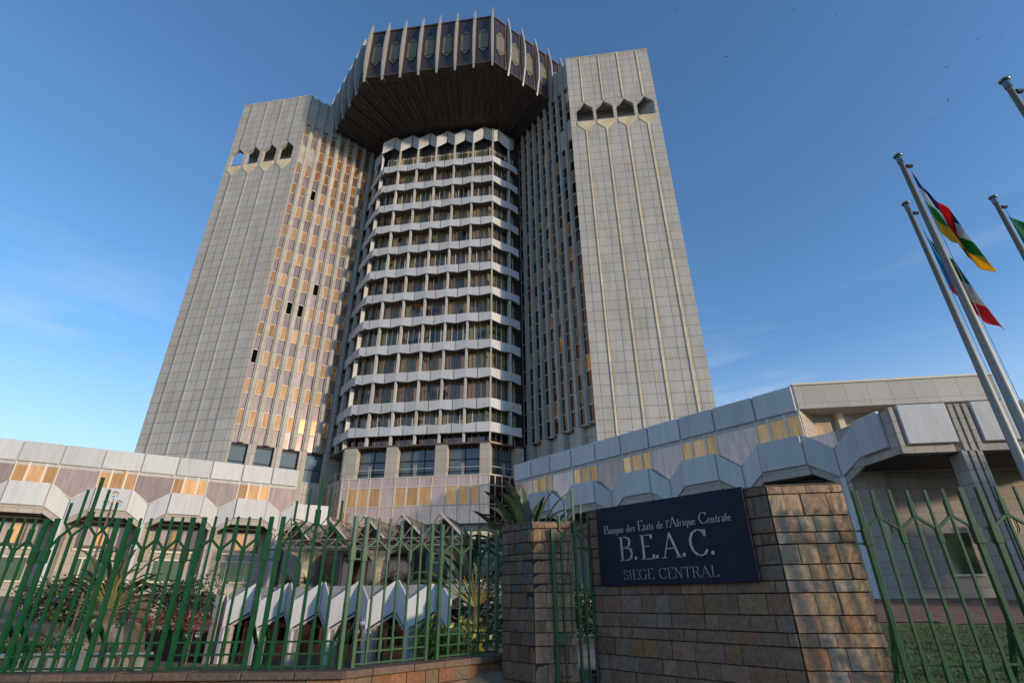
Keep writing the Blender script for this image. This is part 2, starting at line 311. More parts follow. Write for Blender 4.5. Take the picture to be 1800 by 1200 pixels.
def hexband(Fe,W,ops,name,par):
    b=MB(); z0,z1=57.95,61.6
    edges=[0]+[ (ops[i][1]+ops[i+1][0])/2 for i in range(3)]+[W]
    for i,(l,r_) in enumerate(ops):
        c=(l+r_)/2; e0,e1=edges[i],edges[i+1]
        b.slab(Fe,[(e0,z0),(l,z0),(l,60.3),(c,61.38),(c,z1),(e0,z1)],-.45,0)
        b.slab(Fe,[(r_,z0),(e1,z0),(e1,z1),(c,z1),(c,61.38),(r_,60.3)],-.45,0)
    return b
def wing(Fe,W,side,ops,ribs,label,right):
    d=side
    def pt(t,o,k): v=Fe.p(t,o,0); return (v.x+d[0]*k,v.y+d[1]*k)
    inn=.55
    b=MB()
    # solid slab (the long direction d runs back from the end face); long facades set back behind the fins
    def body(z0,z1,k0):
        if right: pts=[pt(inn*1.45,0,k0),pt(W,0,k0),pt(W,0,26),pt(inn*1.45,0,26)]
        else: pts=[pt(0,0,k0),pt(W-inn*1.45,0,k0),pt(W-inn*1.45,0,26),pt(0,0,26)]
        b.plan(pts,z0,z1)
    body(-1,57.95,.02); body(57.95,61.6,2.6); body(61.6,70.7,.02)
    b.box(Fe,0,W,-.3,0,0,57.95); b.box(Fe,0,W,-.3,0,61.6,70.75)
    b.v+=[]; 
    hb=hexband(Fe,W,ops,'x',None); o=len(b.v); b.v+=hb.v
    for f in hb.f: b.f.append([o+i for i in f]); b.c.append(None); b.mi.append(0)
    wp=b.build('wing_wall',M['tower'],tower,label=label)
    # loggia interior
    q=MB(); q.box(Fe,.1,W-.3,-2.3,-.5,57.9,57.96); q.build('loggia_floor',M['dark'],wp)
    q=MB(); q.box(Fe,.15,W-.35,-.42,-.36,58.0,58.55); q.build('loggia_parapet',M['greyglass'],wp)
    if right: MB().plan([pt(W-.35,0,.3),pt(W-.02,0,.3),pt(W-.02,0,3.2),pt(W-.35,0,3.2)],57.95,61.6).build('loggia_side',M['tower'],wp)
    for l,r_ in ops:
        c=(l+r_)/2
        MB().slab(Fe,[(l,57.9),(l,57.25),(c,56.05),(r_,57.25),(r_,57.9)],-.02,.06).build('loggia_spandrel',M['cream'],wp)
    for t in ribs:
        MB().box(Fe,t-.09,t+.09,-.02,.09,-1,56.1).box(Fe,t-.09,t+.09,-.02,.09,61.5,70.72).build('wall_rib',M['cream'] if right else M['fin'],wp)
    MB().box(Fe,-.05,W+.05,-.6,.06,70.76,70.9).build('coping',M['cream'],wp)
    return wp
lw=wing(FLe,WL,FLf.e,[(.49,2.45),(2.98,5.05),(5.6,7.68),(8.2,10.32)],[1.5,4.1,6.7,9.25],'left wing of the tower, its stone end wall stained',False)
rw=wing(FRe,WR,FRt.e,[(.87,3.05),(3.46,5.7),(6.16,8.4),(8.83,11.03)],[1.95,4.57,7.2,9.85],'right wing of the tower, its stone end wall lined with cream ribs',True)
# --- left wing facade: stone fins, window columns
NF=8; ct=[.40,1.72,3.08,4.42,5.80,7.13,8.44,9.76]
for i in range(9):
    t=1.06+1.345*i
    if i==8: continue
    z0=16.9 if i%2==0 else -.5
    b=MB(); b.slab(FLf,[(t-.31,z0),(t+.31,z0),(t+.31,70.6),(t-.31,70.6)],-.5,-.05)
    b.box(FLf,t-.17,t+.17,-.05,.1,z0,70.5); b.build('fin',M['fin'],lw)
MB().box(FLf,11.9,12.6,-.5,.05,-1,70).build('fin',M['fin'],lw)
b=MB(); b.box(FLf,0,12,-.55,-.2,65.0,70.6); b.build('parapet_wall',M['fin'],lw)
for i,t in enumerate(ct):
    w2=.36
    b=MB(); b.box(FLf,t-w2,t+w2,-.5,-.32,16.9,65.0); b.build('spandrel_strip',M['lilac'],lw)
    if i<2: MB().slab(FLf,[(t-w2,57.0),(t,57.4),(t+w2,57.0),(t+w2,60.4),(t,60.9),(t-w2,60.4)],-.5,-.12).build('blind_panel',M['fin'],lw)
wb=None; nwin=0; extra=[]
OPEN={(0,2),(2,4),(3,4),(4,5),(5,9),(4,5)}
M['open']=mat('open_window_dark',(.004,.004,.003),.8,0,.0)  # near-black sheet stands in for the shade inside open windows
for j in range(13):
    for i,t in enumerate(ct):
        zc=19.75+3.65*j
        if i<2 and j==11: continue
        if nwin>=100: extra.append((t,zc)); continue
        fr=MB(); a=.35; h=.9
        for (x0,x1,y0,y1) in ((-a,a,h-.08,h),(-a,a,-h,-h+.08),(-a,-a+.06,-h+.08,h-.08),(a-.06,a,-h+.08,h-.08)):
            fr.box(FLf,t+x0,t+x1,-.33,-.22,zc+y0,zc+y1)
        wo=fr.build('window',M['frame'],lw)
        MB().tbox(FLf,t-a+.06,t+a-.06,-.36,-.27,zc-h+.08,zc+h-.08).build('pane',M['open'] if (i,j) in {(0,2),(4,5),(3,4),(2,4),(2,9)} else M['gold'],wo)
        nwin+=1
b=MB()
for t,zc in extra: b.box(FLf,t-.3,t+.3,-.33,-.26,zc-.85,zc+.85)
b.build('upper_window',M['gold'],lw,kind='stuff')
# ground storey glazing between pillars of the left wing
for l,r_ in ((0.05,1.9),(2.65,4.59),(5.42,7.32),(8.14,10.1)):
    b=MB(); b.box(FLf,l,r_,-.54,-.5,13.5,16.9); wo=b.build('lobby_window',M['greyglass'],lw)
    MB().box(FLf,l,r_,-.5,-.4,16.6,16.9).box(FLf,l,r_,-.49,-.43,14.9,15.0).box(FLf,r_-.12,r_,-.49,-.43,13.5,16.6).build('lobby_frame',M['dark'],wo)
for l,r_ in ((1.9,2.65),(4.59,5.42),(7.32,8.14),(10.1,12.0)):
    MB().box(FLf,l,r_,-.55,.02,-.5,16.88).build('pillar',M['pillar'],lw)
MB().box(FLf,0,10.1,-.55,-.1,-.5,13.5).build('plinth_wall',M['tower'],lw)
# --- right wing facade: deep blue-grey fins over dark bronze glazing
T=12.2
for i in range(9):
    t=T-(1.16+1.35*i)
    if t<.3: break
    z0=16.8 if i%2==0 else 8
    MB().box(FRf,t-.17,t+.17,-.6,.14,z0,70.6).build('fin',M['fin'],rw)
for i in range(9):
    t=T-(.5+1.35*i)
    if t<.2: break
    MB().box(FRf,t-.5,t+.5,-.6,-.2,16.8,65.5).build('glazing_strip',M['bronze'],rw)
    b=MB()
    b.box(FRf,t-.45,t-.42,-.2,-.15,17,64.5)
    for j in range(27): b.box(FRf,t-.45,t+.45,-.2,-.14,17.0+1.82*j,17.08+1.82*j)
    b.build('transom_set',M['frame'],rw)
    for j in range(13):
        if random.random()<.55: MB().box(FRf,t-.4,t+.4,-.21,-.17,18.9+3.64*j,20.6+3.64*j).build('window',random.choice([M['gold'],M['lilac'],M['curt'],M['curt']]),rw)
MB().box(FRf,0,T,-.6,-.3,65.5,70.6).build('parapet_wall',M['fin'],rw)
for i in range(2): 
    t=T-(.5+1.35*i); MB().box(FRf,t-.38,t+.38,-.5,-.05,55.3-i*.8,58.8-i*.8).build('blind_panel',M['fin'],rw)
for i in range(4):
    t=T-(2.51+2.7*i); MB().box(FRf,t-.5,t+.5,-.6,.1,-.5,16.8).build('pillar',M['pillar'],rw)
# --- middle bay: octagonal shaft
OC=(FB.p(8.025,-19.4,0).x,FB.p(8.025,-19.4,0).y)
def octa(ap,rot=a0):
    v=[]; 
    for k in range(8):
        a=R(rot-90+45*k+22.5); rr=ap/math.cos(R(22.5)); v.append((OC[0]+rr*math.cos(a),OC[1]+rr*math.sin(a)))
    return v
shaft=MB().plan(octa(18.1),16.4,66).build('shaft_wall',M['dark'],tower)
MB().plan(octa(18.8),-1,13.15).build('podium_wall',M['lowstone'],tower)
MB().plan(octa(18.0),13.1,16.5).build('shaft_core',M['dark'],tower)
P0=2.745
def modules(F,t0,t1,start,first):
    """joint positions"""
    js=[t0]; t=start
    while t<t1-.2:
        if t>t0+.2: js.append(t)
        t+=P0
    js.append(t1); return js
faces=[(FB,[-.02,.8,3.53,6.27,9.0,11.75,14.5,16.07]),(FBr,[0,1.5,4.4]),(FBl,[1.4,3.4,6.2])]
postT={id(FB):[2.16,4.9,7.63,10.38,13.12],id(FBr):[2.9],id(FBl):[2.4,4.8]}
M['soft']=mat('bay_soffit',(.15,.13,.11),.8)
npan=0
for i in range(12):
    zt=57.95-3.645*i if i<11 else 18.77
    hj=1.22; 
    floor=MB()
    # floor slab (dark soffit) following the bay
    pts=[FBl.xy(0,-.05),FB.xy(-.03,-.05),FB.xy(16.08,-.05),FBr.xy(4.6,-.05),FBr.xy(4.6,-2),FB.xy(16,-2.4),FB.xy(0,-2.4),FBl.xy(0,-2)]
    floor.plan(pts,zt-hj+.22,zt-hj+.42)
    fl=floor.build('floor_band',M['soft'],tower)
    for F,js in faces:
        for a,b_ in zip(js,js[1:]):
            g=.045; l,r_=a+(g if a>0.01 else 0),b_-g; 
            full=(b_-a)>2.0; c=(l+r_)/2 if full else (l if b_-a<1.7 and a<.1 else r_)
            if full:
                if i<11: top=[(l,zt),(c,zt),(r_,zt)]; bot=[(r_,zt-hj),(c,zt-hj+.2),(l,zt-hj)]
                else: top=[(l,zt),(c,zt-.22),(r_,zt)]; bot=[(r_,zt-1.1),(c,zt-1.1),(l,zt-1.1)]
            else:
                up=.2
                # half module at a corner: the high middle of the chevron sits on the corner
                atl = (F is FB and a<.1) or (F is FBr and a<.1)
                zl,zr=(zt-hj+up,zt-hj) if atl else (zt-hj,zt-hj+up)
                if F is FB and b_>15.9: zl,zr=zt-hj,zt-hj+up
                if i==11: zl=zr=zt-1.1
                top=[(l,zt),(r_,zt)]; bot=[(r_,zr),(l,zl)]
            b=MB()
            if full:
                b.panel([F.p(top[0][0],0,top[0][1]),F.p(top[1][0],.10,top[1][1]),F.p(bot[1][0],.10,bot[1][1]),F.p(bot[2][0],0,bot[2][1])][::-1],.09)
                b.panel([F.p(top[1][0],.10,top[1][1]),F.p(top[2][0],0,top[2][1]),F.p(bot[0][0],0,bot[0][1]),F.p(bot[1][0],.10,bot[1][1])][::-1],.09)
            else: b.panel([F.p(l,0,top[0][1]),F.p(r_,0,top[1][1]),F.p(r_,0,bot[0][1]),F.p(l,0,bot[1][1])][::-1],.09)
            if npan<100: b.build('balcony_panel',M['panel'],fl); npan+=1
            else: extra_p=b.build('end_panel',M['panel'],fl)
    # glazing and posts of the storey below this band
    if i<=11:
        z1=zt-hj+.25; z0=(zt-3.645) if i<10 else (18.6 if i==10 else 16.6)
        for F,js in faces:
            ends=(0,16.05) if F is FB else ((0,4.4) if F is FBr else (0,6.2))
            for t in postT[id(F)]:
                MB().box(F,t-.11,t+.11,-.5,-.02,z0,z1+.1).build('post',M['post'],fl)
            cells=[ends[0]]+postT[id(F)]+[ends[1]]
            for c0_,c1_ in zip(cells,cells[1:]):
                if c1_-c0_<.5: continue
                hh=z0-.4
                MB().box(F,c0_+.05,c1_-.05,-1.05,-1.0,hh,z1).build('window',M['bronze'] if i==11 else M['curt'],fl)
                b=MB()
                for k in range(1,4): tt=c0_+(c1_-c0_)*k/4; b.box(F,tt-.035,tt+.035,-1.0,-.92,hh,z1)
                if i<11: b.box(F,c0_+.1,c1_-.1,-1.0,-.93,z0+.25,z0+.33)
                b.build('mullion',M['frame'] if (F is FBr or i%3==1) else M['rustframe'],fl)
        MB().box(FB,15.95,16.1,-.3,-.06,z0,z1+.1).build('corner_post',M['post'],fl)
# zig-zag hood above the top floor
hood=MB().plan([FBl.xy(1,-.6),FB.xy(.1,-.9),FB.xy(15.9,-.9),FBr.xy(4.4,-.6),FBr.xy(4.4,-3),FB.xy(8,-4),FBl.xy(1,-3)],63.0,64.4).build('hood_slab',M['soft'],tower)
for F,js,ps in ((FB,[.8,3.53,6.27,9.0,11.75,14.5],[-.6,2.16,4.9,7.63,10.38,13.12,15.95]),(FBr,[1.5,4.4],[.1,2.9]),(FBl,[3.4],[2.0,4.8])):
    for jn in js:
        l=[p for p in ps if p<jn][-1]; rr=[p for p in ps if p>jn]; rr=rr[0] if rr else None
        pk=-.75
        MB().panel([F.p(l,.05,60.65),F.p(jn-.05,pk,62.4),F.p(jn-.05,pk,64.75),F.p(l,.05,62.85)],.1).build('hood_panel',M['panel'],hood)
        if rr: MB().panel([F.p(jn+.05,pk,62.4),F.p(rr,.05,60.65),F.p(rr,.05,62.85),F.p(jn+.05,pk,64.75)],.1).build('hood_panel',M['panel'],hood)
for F,ps,ed in ((FB,[2.16,4.9,7.63,10.38,13.12,15.98],(0,16)),(FBr,[2.9],(0,4.4)),(FBl,[2.4,4.8],(0,6.2))):
    for t in ps: MB().box(F,t-.1,t+.1,-.3,0,57.9,60.9).build('post',M['post'],hood)
    cells=[ed[0]]+ps
    if F is not FB: cells.append(ed[1])
    for a,b_ in zip(cells,cells[1:]):
        MB().box(F,a+.05,b_-.05,-1.1,-1.05,56.5,60.4).build('window',M['curt'],hood)
        b=MB(); 
        for k in range(4): tt=a+.1+(b_-a-.2)*k/3; b.box(F,tt-.035,tt+.035,-1.05,-.98,56.5,60.4)
        b.box(F,a+.06,b_-.06,-1.05,-.98,60.0,60.12); b.build('mullion',M['frame'],hood)
# podium: pillars, lobby windows, rose and gold glass band
pod=MB().plan([FBl.xy(0,.02),FB.xy(0,.02),FB.xy(16.05,.02),FBr.xy(4.6,.02),FBr.xy(4.6,-1.6),FB.xy(15.4,-2),FB.xy(.6,-2),FBl.xy(0,-1.6)],16.42,16.6).build('podium_cornice',M['bframe'],tower)
for l,r_ in ((-.1,1.3),(4.66,5.9),(10.1,11.4),(14.97,16.05)): MB().box(FB,l,r_,-1.3,0,13.15,16.4).build('pillar',M['pillar'],pod)
MB().box(FBr,3.6,4.6,-1.2,0,8,16.4).build('pillar',M['pillar'],pod)
MB().box(FBl,5.4,6.2,-1.2,0,13.15,16.4).build('pillar',M['pillar'],pod)
for F,l,r_,n in ((FB,1.3,4.66,2),(FB,5.9,10.1,3),(FB,11.4,14.97,2),(FBr,.15,3.6,2),(FBl,2,5.4,2)):
    wn=MB().box(F,l,r_,-1.15,-1.08,13.15,16.4).build('lobby_window',M['greyglass'],pod)
    b=MB()
    for k in range(n+1): t=l+(r_-l)*k/n; b.box(F,max(l,t-.05),min(r_,t+.05),-1.08,-1.0,13.15,16.4)
    b.box(F,l,r_,-1.08,-.98,14.95,15.05).box(F,l,r_,-1.08,-.98,13.7,13.78).box(F,l,r_,-1.08,-.98,16.3,16.4); b.build('lobby_frame',M['dark'],wn)
    b=MB(); t=(l+r_)/2; b.box(F,l,r_,-.1,-.06,13.95,14.0).bar(F.p(t-.1,-.08,13.15),F.p(t-.1,-.08,14.4),.05).bar(F.p(t+.1,-.08,13.15),F.p(t+.1,-.08,14.4),.05); b.build('railing',M['post'],wn)
bv=[.05,.79,1.91,3.17,4.47,5.95,7.24,8.58,9.96,11.38,12.7,14.05,15.03,16.05]
band=MB().plan([FBl.xy(0,-.05),FB.xy(0,-.05),FB.xy(16.05,-.05),FBr.xy(4.6,-.05),FBr.xy(4.6,-1),FB.xy(15,-1),FB.xy(1,-1),FBl.xy(0,-1)],8.3,13.14).build('glass_band',M['lilac'],tower)
fm=MB()
for t in bv: fm.box(FB,t-.035,t+.035,-.04,.02,8.3,13.14)
for z in (8.3,10.1,12.02,13.06): fm.box(FB,0,16.05,-.035,.025,z,z+.08)
for t in (.7,1.6,2.6,3.6): fm.box(FBr,t-.035,t+.035,-.04,.02,8.3,13.14); 
for t in (2.4,3.3,4.2,5.1,6): fm.box(FBl,t-.05,t+.05,-.04,.04,8.3,13.14)
for z in (8.3,10.1,12.02,13.06): fm.box(FBr,0,4.4,-.035,.02,z,z+.08); fm.box(FBl,0,6.2,-.035,.02,z,z+.08)
fm.build('band_frame',M['frame'],band)
for k in (1,2,3,5,6,7,9,10,11): 
    MB().tbox(FB,bv[k]+.12,bv[k+1]-.12,-.049,-.02,10.25,11.95).build('window',M['gold'],band)
    b=MB(); l,r_=bv[k]+.04,bv[k+1]-.04
    b.box(FB,l,l+.08,-.03,.01,10.2,12.0).box(FB,r_-.08,r_,-.03,.01,10.2,12.0); b.build('window_frame',M['frame'],band)
for a,b_ in ((.05,.65),(.75,1.55),(1.65,2.55),(2.65,3.55)):
    for z0,z1 in ((8.4,10.05),(10.2,11.95),(12.12,13.0)): MB().box(FBr,a,b_,-.045,-.015,z0,z1).build('pane',M['bronze'],band)
# entrance level under the band
MB().plan([FBl.xy(0,-.9),FB.xy(0,-.9),FB.xy(16,-.9),FBr.xy(4.4,-.9),FBr.xy(4.4,-2),FB.xy(8,-3),FBl.xy(0,-2)],2.4,8.3).build('entrance_glass',M['bronze'],tower)
# --- crown
CK=.917
def cz(z): return 1.6+(z-1.6)*CK
cA=(-21.85*CK,52.0*CK); FC=FR(cA,a0); CW=19.55*CK
FCr=FR(FC.xy(CW),37.5); t_=FR(cA,127.5); FCl=FR(t_.xy(CW),-52.5)
def cring(i):      # plan ring i metres inside the crown edge (front, both returns and back)
    tn=math.tan(R(22.5)); D=26
    return [FC.xy(i*tn,-i),FC.xy(CW-i*tn,-i),FCr.xy(CW-i*tn,-i),FC.xy(CW/2+CW*1.2-i,-D+i),FC.xy(CW/2-CW*1.2+i,-D+i),FCl.xy(i*tn,-i)]
crown=MB().plan(cring(.05),cz(72),cz(82.6)).build('crown_wall',M['plum'],tower,label='dark overhanging crown of the tower behind pale blade fins')
ZI=64.95; INS=8.2
b=MB(); lo=cring(INS); hi=cring(0)
for k in range(6):
    k2=(k+1)%6; b.quad((*lo[k],ZI),(*hi[k],cz(72)-.02),(*hi[k2],cz(72)-.02),(*lo[k2],ZI))
b.quad(*[(*p,ZI) for p in lo])
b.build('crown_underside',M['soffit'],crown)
MB().plan(cring(1),cz(82.5),cz(83)).build('crown_roof',M['dark'],crown)
def finprof(F,t,c=0):
    prof=[(-.1,83.0),(.2,84.5),(.5,82.6),(.82,79.8),(.86,76.6),(.72,74.2),(.25,71.5),(.1,70.9),(-.1,71.5)]
    prof=[(a,cz(z)) for a,z in prof]; b=MB()
    b.add([F.p(t-.11,o,z) for o,z in prof]+[F.p(t+.11,o,z) for o,z in prof],[tuple(range(9)),tuple(range(17,8,-1))]+[(i,9+i,9+(i+1)%9,(i+1)%9) for i in range(9)])
    return b
for F in (FC,FCr,FCl):
    ts=[CW/7*k for k in range(8)]
    for k,t in enumerate(ts):
        if F is not FC and (k==0 if F is FCr else k==7): continue
        finprof(F,t).build('crown_fin',M['finmetal'],crown)
    for k in range(7):
        l,r_=ts[k],ts[k+1]; c=(l+r_)/2; h=.70
        def hexp(s): return [(a,cz(z)) for a,z in [(c-h*s,75.3-.1*(s-1)),(c,74.4-.6*(s-1)),(c+h*s,75.3-.1*(s-1)),(c+h*s,78.95+.1*(s-1)),(c,79.85+.6*(s-1)),(c-h*s,78.95+.1*(s-1))]]
        wf=MB().slab(F,hexp(1.14),-.04,.02).build('crown_window',M['dark'],crown)
        MB().slab(F,hexp(.95),0,.04).build('pane',M['oliveglass'],wf)
        b=MB(); b.box(F,c-.62,c+.62,.03,.07,cz(78.9),cz(79.02)); b.build('glazing_bar',M['dark'],wf)
        b=MB(); b.box(F,c-.62,c+.62,.03,.07,cz(75.2),cz(75.32)); b.build('glazing_bar',M['dark'],wf)
        for (x0,x1,z0,z1) in ((c-.02,c+.02,72,74.2),(c-.02,c+.02,80.1,82.6),(l+.4,l+.44,72,82.6)): MB().box(F,x0,x1,-.03,.02,cz(z0),cz(z1)).build('panel_joint',M['dark'],wf)
        MB().box(F,r_-.5,r_-.11,-.03,.05,cz(72.05),cz(82.5)).build('bronze_strip',M['bframe'],wf)
        def up(t,s,d=0): # s metres in along the slope
            f=s/INS; m=CW/2; tt=m+(t-m)*(1-f*INS*math.tan(R(22.5))*2/CW); v=F.p(tt,-INS*f,cz(72)-.03-(cz(72)-ZI)*f); v.z-=d; return v
        b=MB(); b.bar(up(l,0,.16),up(l,INS-.3,.16),.14,.4)
        b.build('underside_rib',M['soffit'],crown)
        b=MB(); pts=[(c-.42,7.5),(c-.42,1.6),(c-.2,1.1),(c+.2,1.1),(c+.42,1.6),(c+.42,7.5)]
        for p,q in zip(pts,pts[1:]): b.bar(up(p[0],p[1],.03),up(q[0],q[1],.03),.07,.06)
        b.build('underside_moulding',M['dark'],crown)
    MB().box(F,0,CW,-.05,.08,cz(82.5),cz(82.75)).build('crown_edge',M['bframe'],crown)
    MB().box(F,0,CW,-.05,.08,cz(71.9),cz(72.05)).build('crown_edge',M['bframe'],crown)
#PART2
# ------------------------------------------------------------------ low annexes left and right
k=1.381
def lowwing(label,F,t0,t1,tops,rects,valleys,base,gmat,pm,winbase=True,endt=None):
    rt=root('low_annex_building',F.p((t0+t1)/2,0,base),label,'building','white panelled annexes beside the tower')
    up=MB(); up.box(F,t0,t1,-9,-.12,9.6,13.0); up.build('upper_wall',M['lowstone'],rt)
    MB().box(F,t0,t1,-8.9,-2.0,base-2,9.6).build('ground_wall',M['lowstone'],rt)
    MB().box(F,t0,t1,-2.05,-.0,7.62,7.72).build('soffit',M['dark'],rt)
    MB().box(F,t0-.02,t1+.02,-9,-.02,13.0,13.12).build('roof_edge',M['panel'],rt)
    for a,b_ in zip(tops,tops[1:]):
        MB().box(F,a+.07,b_-.07,-.1,.12,11.58,13.14).build('fascia_panel',M['panel'],rt,bevel=.03)
    MB().box(F,t0,t1,-.12,-.03,11.3,13.0).build('fascia_backing',M['post'],rt)
    zs=8.28
    def inr(x): return max(t0,min(t1,x))
    for (a,b_) in rects:
        if a<endt or True:
            if b_-a>1.5: MB().box(F,a+.05,b_-.05,.35,.55,zs,10.0).build('lower_panel',M['panel'],rt,bevel=.03)
            MB().box(F,a,b_,-.1,.4,7.72,10.0).build('panel_fascia',M['lowstone'],rt)
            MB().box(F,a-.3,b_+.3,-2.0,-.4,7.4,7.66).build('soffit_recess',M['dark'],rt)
            # window triplet above
            n=3; ww=(b_-a)/n
            for i,(x0,x1) in enumerate(((0,.27),(.33,.67),(.73,1.0))):
                l=a+(b_-a)*x0; r_=a+(b_-a)*x1
                wo=MB().tbox(F,l,r_,-.11,-.05,9.95,11.56).build('window',M['gold'],rt)
            MB().box(F,a+(b_-a)*.27,a+(b_-a)*.33,-.1,0,9.95,11.58).build('mullion',M['frame'],rt)
            MB().box(F,a+(b_-a)*.67,a+(b_-a)*.73,-.1,0,9.95,11.58).build('mullion',M['frame'],rt)
            MB().box(F,a-.07,a,-.1,0,9.95,11.58).build('mullion',M['frame'],rt); MB().box(F,b_,b_+.07,-.1,0,9.95,11.58).build('mullion',M['frame'],rt)
    for (l,c,r_) in valleys:   # rose glass V, folded panels and a pilaster below
        poly=[(l+.07,10.0),(c,8.95),(r_-.07,10.0),(r_-.07,11.57),(l+.07,11.57)]
        if r_-c<.6: poly=[(l+.07,10.0),(c,8.95),(c,11.57),(l+.07,11.57)]
        if c>27: poly=[(l+.07,9.9),(c,8.95),(r_-.07,9.9)]
        MB().slab(F,poly,-.1,-.04).build('rose_glass_panel',M['lilac'],rt)
        MB().panel([F.p(l+.02,.42,zs),F.p(c-.02,.0,7.4),F.p(c-.02,.0,8.93),F.p(l+.02,.42,10.0)],.08).build('folded_panel',M['panel'],rt)
        MB().panel([F.p(l,.32,7.8),F.p(c,-.12,6.95),F.p(c,-.12,7.42),F.p(l,.32,8.3)],.2).build('fold_fascia',M['lowstone'],rt)
        if r_-c>.6:
            MB().panel([F.p(c+.02,.0,7.4),F.p(r_-.02,.42,zs),F.p(r_-.02,.42,10.0),F.p(c+.02,.0,8.93)],.08).build('folded_panel',M['panel'],rt)
            MB().panel([F.p(c,-.12,6.95),F.p(r_,.32,7.8),F.p(r_,.32,8.3),F.p(c,-.12,7.42)],.2).build('fold_fascia',M['lowstone'],rt)
        b=MB(); b.bar(F.p(l,-.02,10.05),F.p(c,-.02,9.0),.08,.06); 
        if r_-c>.6: b.bar(F.p(c,-.02,9.0),F.p(r_,-.02,10.05),.08,.06)
        b.build('v_trim',M['frame'],rt)
        MB().box(F,c-.35,c+.35,-2.0,-.12,base-1,7.5).build('pilaster',M['lowstone'],rt)
        MB().box(F,c-.13,c+.13,-.12,-.02,base,7.42).build('pilaster_facing',M['panel'],rt)
    for (a,b_) in rects:
        c=(a+b_)/2
        if winbase:
            MB().box(F,a-.3,b_+.3,-2.02,-1.95,5.5,7.3).build('clerestory',M['bronze'],rt)
            for x in (a+.1,c-.35,b_-.8): MB().tbox(F,x,x+.7,-1.97,-1.90,5.75,7.2).build('window',M['gold'] if x>a+.5 and x<b_-.9 else M['lilac'],rt)  # outer panes take rose glass to imitate dark foliage reflections
            MB().box(F,a-.35,b_+.35,-2,-1.85,5.35,5.5).build('sill',M['frame'],rt)
            wo=MB().box(F,c-1.1,c+1.2,-2.0,-1.93,3.1,4.75).build('window',M['greenglass'],rt)
            fm=MB(); fm.box(F,c-1.2,c+1.3,-1.95,-1.86,3.0,3.12).box(F,c-1.2,c+1.3,-1.95,-1.86,4.73,4.83).box(F,c-.75,c-.65,-1.94,-1.87,3.12,4.73).box(F,c+.85,c+.93,-1.94,-1.87,3.12,4.73); fm.build('window_frame',M['frame'],wo)
    return rt
LA=(-29.07*k,28.48*k); LB=(-15.4*k,37.51*k); FLo=FR(LA,math.degrees(math.atan2(LB[1]-LA[1],LB[0]-LA[0])))
lefta=lowwing('long low annex left of the tower, its white panels lit by the low sun',FLo,-6.5,22.6,[-6.5,-3.84,-1.18,1.5,4.14,6.85,9.6,12.22,14.9,17.5,20.1,22.5],
  [(-3.75,-1.2),(1.6,4.2),(7.0,9.5),(12.3,14.85),(17.5,20.1)],[(-1.2,.2,1.6),(4.2,5.6,7.0),(9.5,10.9,12.3),(14.85,16.2,17.5),(20.1,21.5,22.6)],2.1,None,None,endt=99)
MB().box(FLo,22.5,26,-2.6,-.1,8.2,10).build('link_panel',M['panel'],lefta)
MB().box(FLo,22.5,25.5,-6,-.3,0,8.1).build('link_wall',M['lowstone'],lefta)
RA=(.12*k,36.38*k); RB=(12.5*k,21.6*k); RC=(20.61*k,20.55*k); FRo=FR(RA,math.degrees(math.atan2(RB[1]-RA[1],RB[0]-RA[0])))
righta=lowwing('low annex on the right with blue-grey shaded panels and a deep porch at its front',FRo,-.1,26.62,[-.1,2.4,4.98,7.6,10.35,13.02,15.7,18.45,21.15,24.02,26.6],
  [(2.45,5.05),(7.7,10.3),(13.05,15.65),(18.4,21.0),(23.85,26.5)],[(-.1,1.1,2.45),(5.05,6.35,7.7),(10.3,11.65,13.05),(15.65,17.0,18.4),(21.0,22.4,23.85),(26.5,27.92,29.35)],1.4,None,None,endt=99)
FRc=FR(RB,math.degrees(math.atan2(RC[1]-RB[1],RC[0]-RB[0])))
b=MB(); b.box(FRc,.05,11.25,-9,-.02,11.68,13.18); b.build('stone_cornice',stone('cornice_stone',(.46,.43,.38),1.25,3,.012,stain=.18),righta)
MB().box(FRc,-.02,11.3,-9,.06,13.18,13.3).build('cornice_coping',M['frame'],righta)
MB().box(FRc,-.5,11,-9,-1.6,9.6,11.68).build('setback_wall',M['lowstone'],righta)
for t in (.2,3.5): MB().box(FRc,t+.7,t+2.1,-1.6,-1.5,9.9,11.2).build('window',M['gold'],righta)
for t in (0,2.6,5.5): MB().box(FRc,t,t+.35,-1.6,-1.1,9.9,11.68).build('setback_pier',M['frame'],righta)
# front porch: return face, fascia, panels, soffit, columns
cor=FRo.xy(29.35,.4); c2=FRc.xy(2.2,4.6); 
FRr=FR(cor,math.degrees(math.atan2(c2[1]-cor[1],c2[0]-cor[0]))); LRr=math.dist(cor,c2)
MB().plan([c2,FRc.xy(13.5,4.6),FRc.xy(13.5,-.5),FRo.xy(27.5,-.3),cor],7.72,9.95).build('porch_beam',M['lowstone'],righta)
MB().plan([FRc.xy(2.3,4.5),FRc.xy(13.3,4.5),FRc.xy(13.3,.2),FRo.xy(28.5,-.5),FR(cor,0).xy(.05)],7.66,7.72).build('porch_soffit',M['dark'],righta)
MB().box(FRr,.12,LRr-.5,.0,.2,8.15,10.05).build('lower_panel',M['panel'],righta,bevel=.03)
for a,b_ in ((2.62,4.85),(6.0,8.0),(8.32,10.4),(10.7,13)): MB().box(FRc,a,b_,4.6,4.82,8.13,10.1).build('lower_panel',M['panel'],righta,bevel=.03)
for t in (2.25,5.0,5.32,5.65): MB().box(FRc,t,t+.2,4.55,4.75,7.7,10.02).build('beam_rib',M['lowstone'],righta)
for a in (4.86,5.2,5.53,8.9,9.25,9.6): MB().box(FRc,a-.02,a+.2,3.7,4.72,1.2,7.75).box(FRc,a,a+.35,3.7,4.5,1.2,7.7).build('porch_column',M['lowstone'],righta)
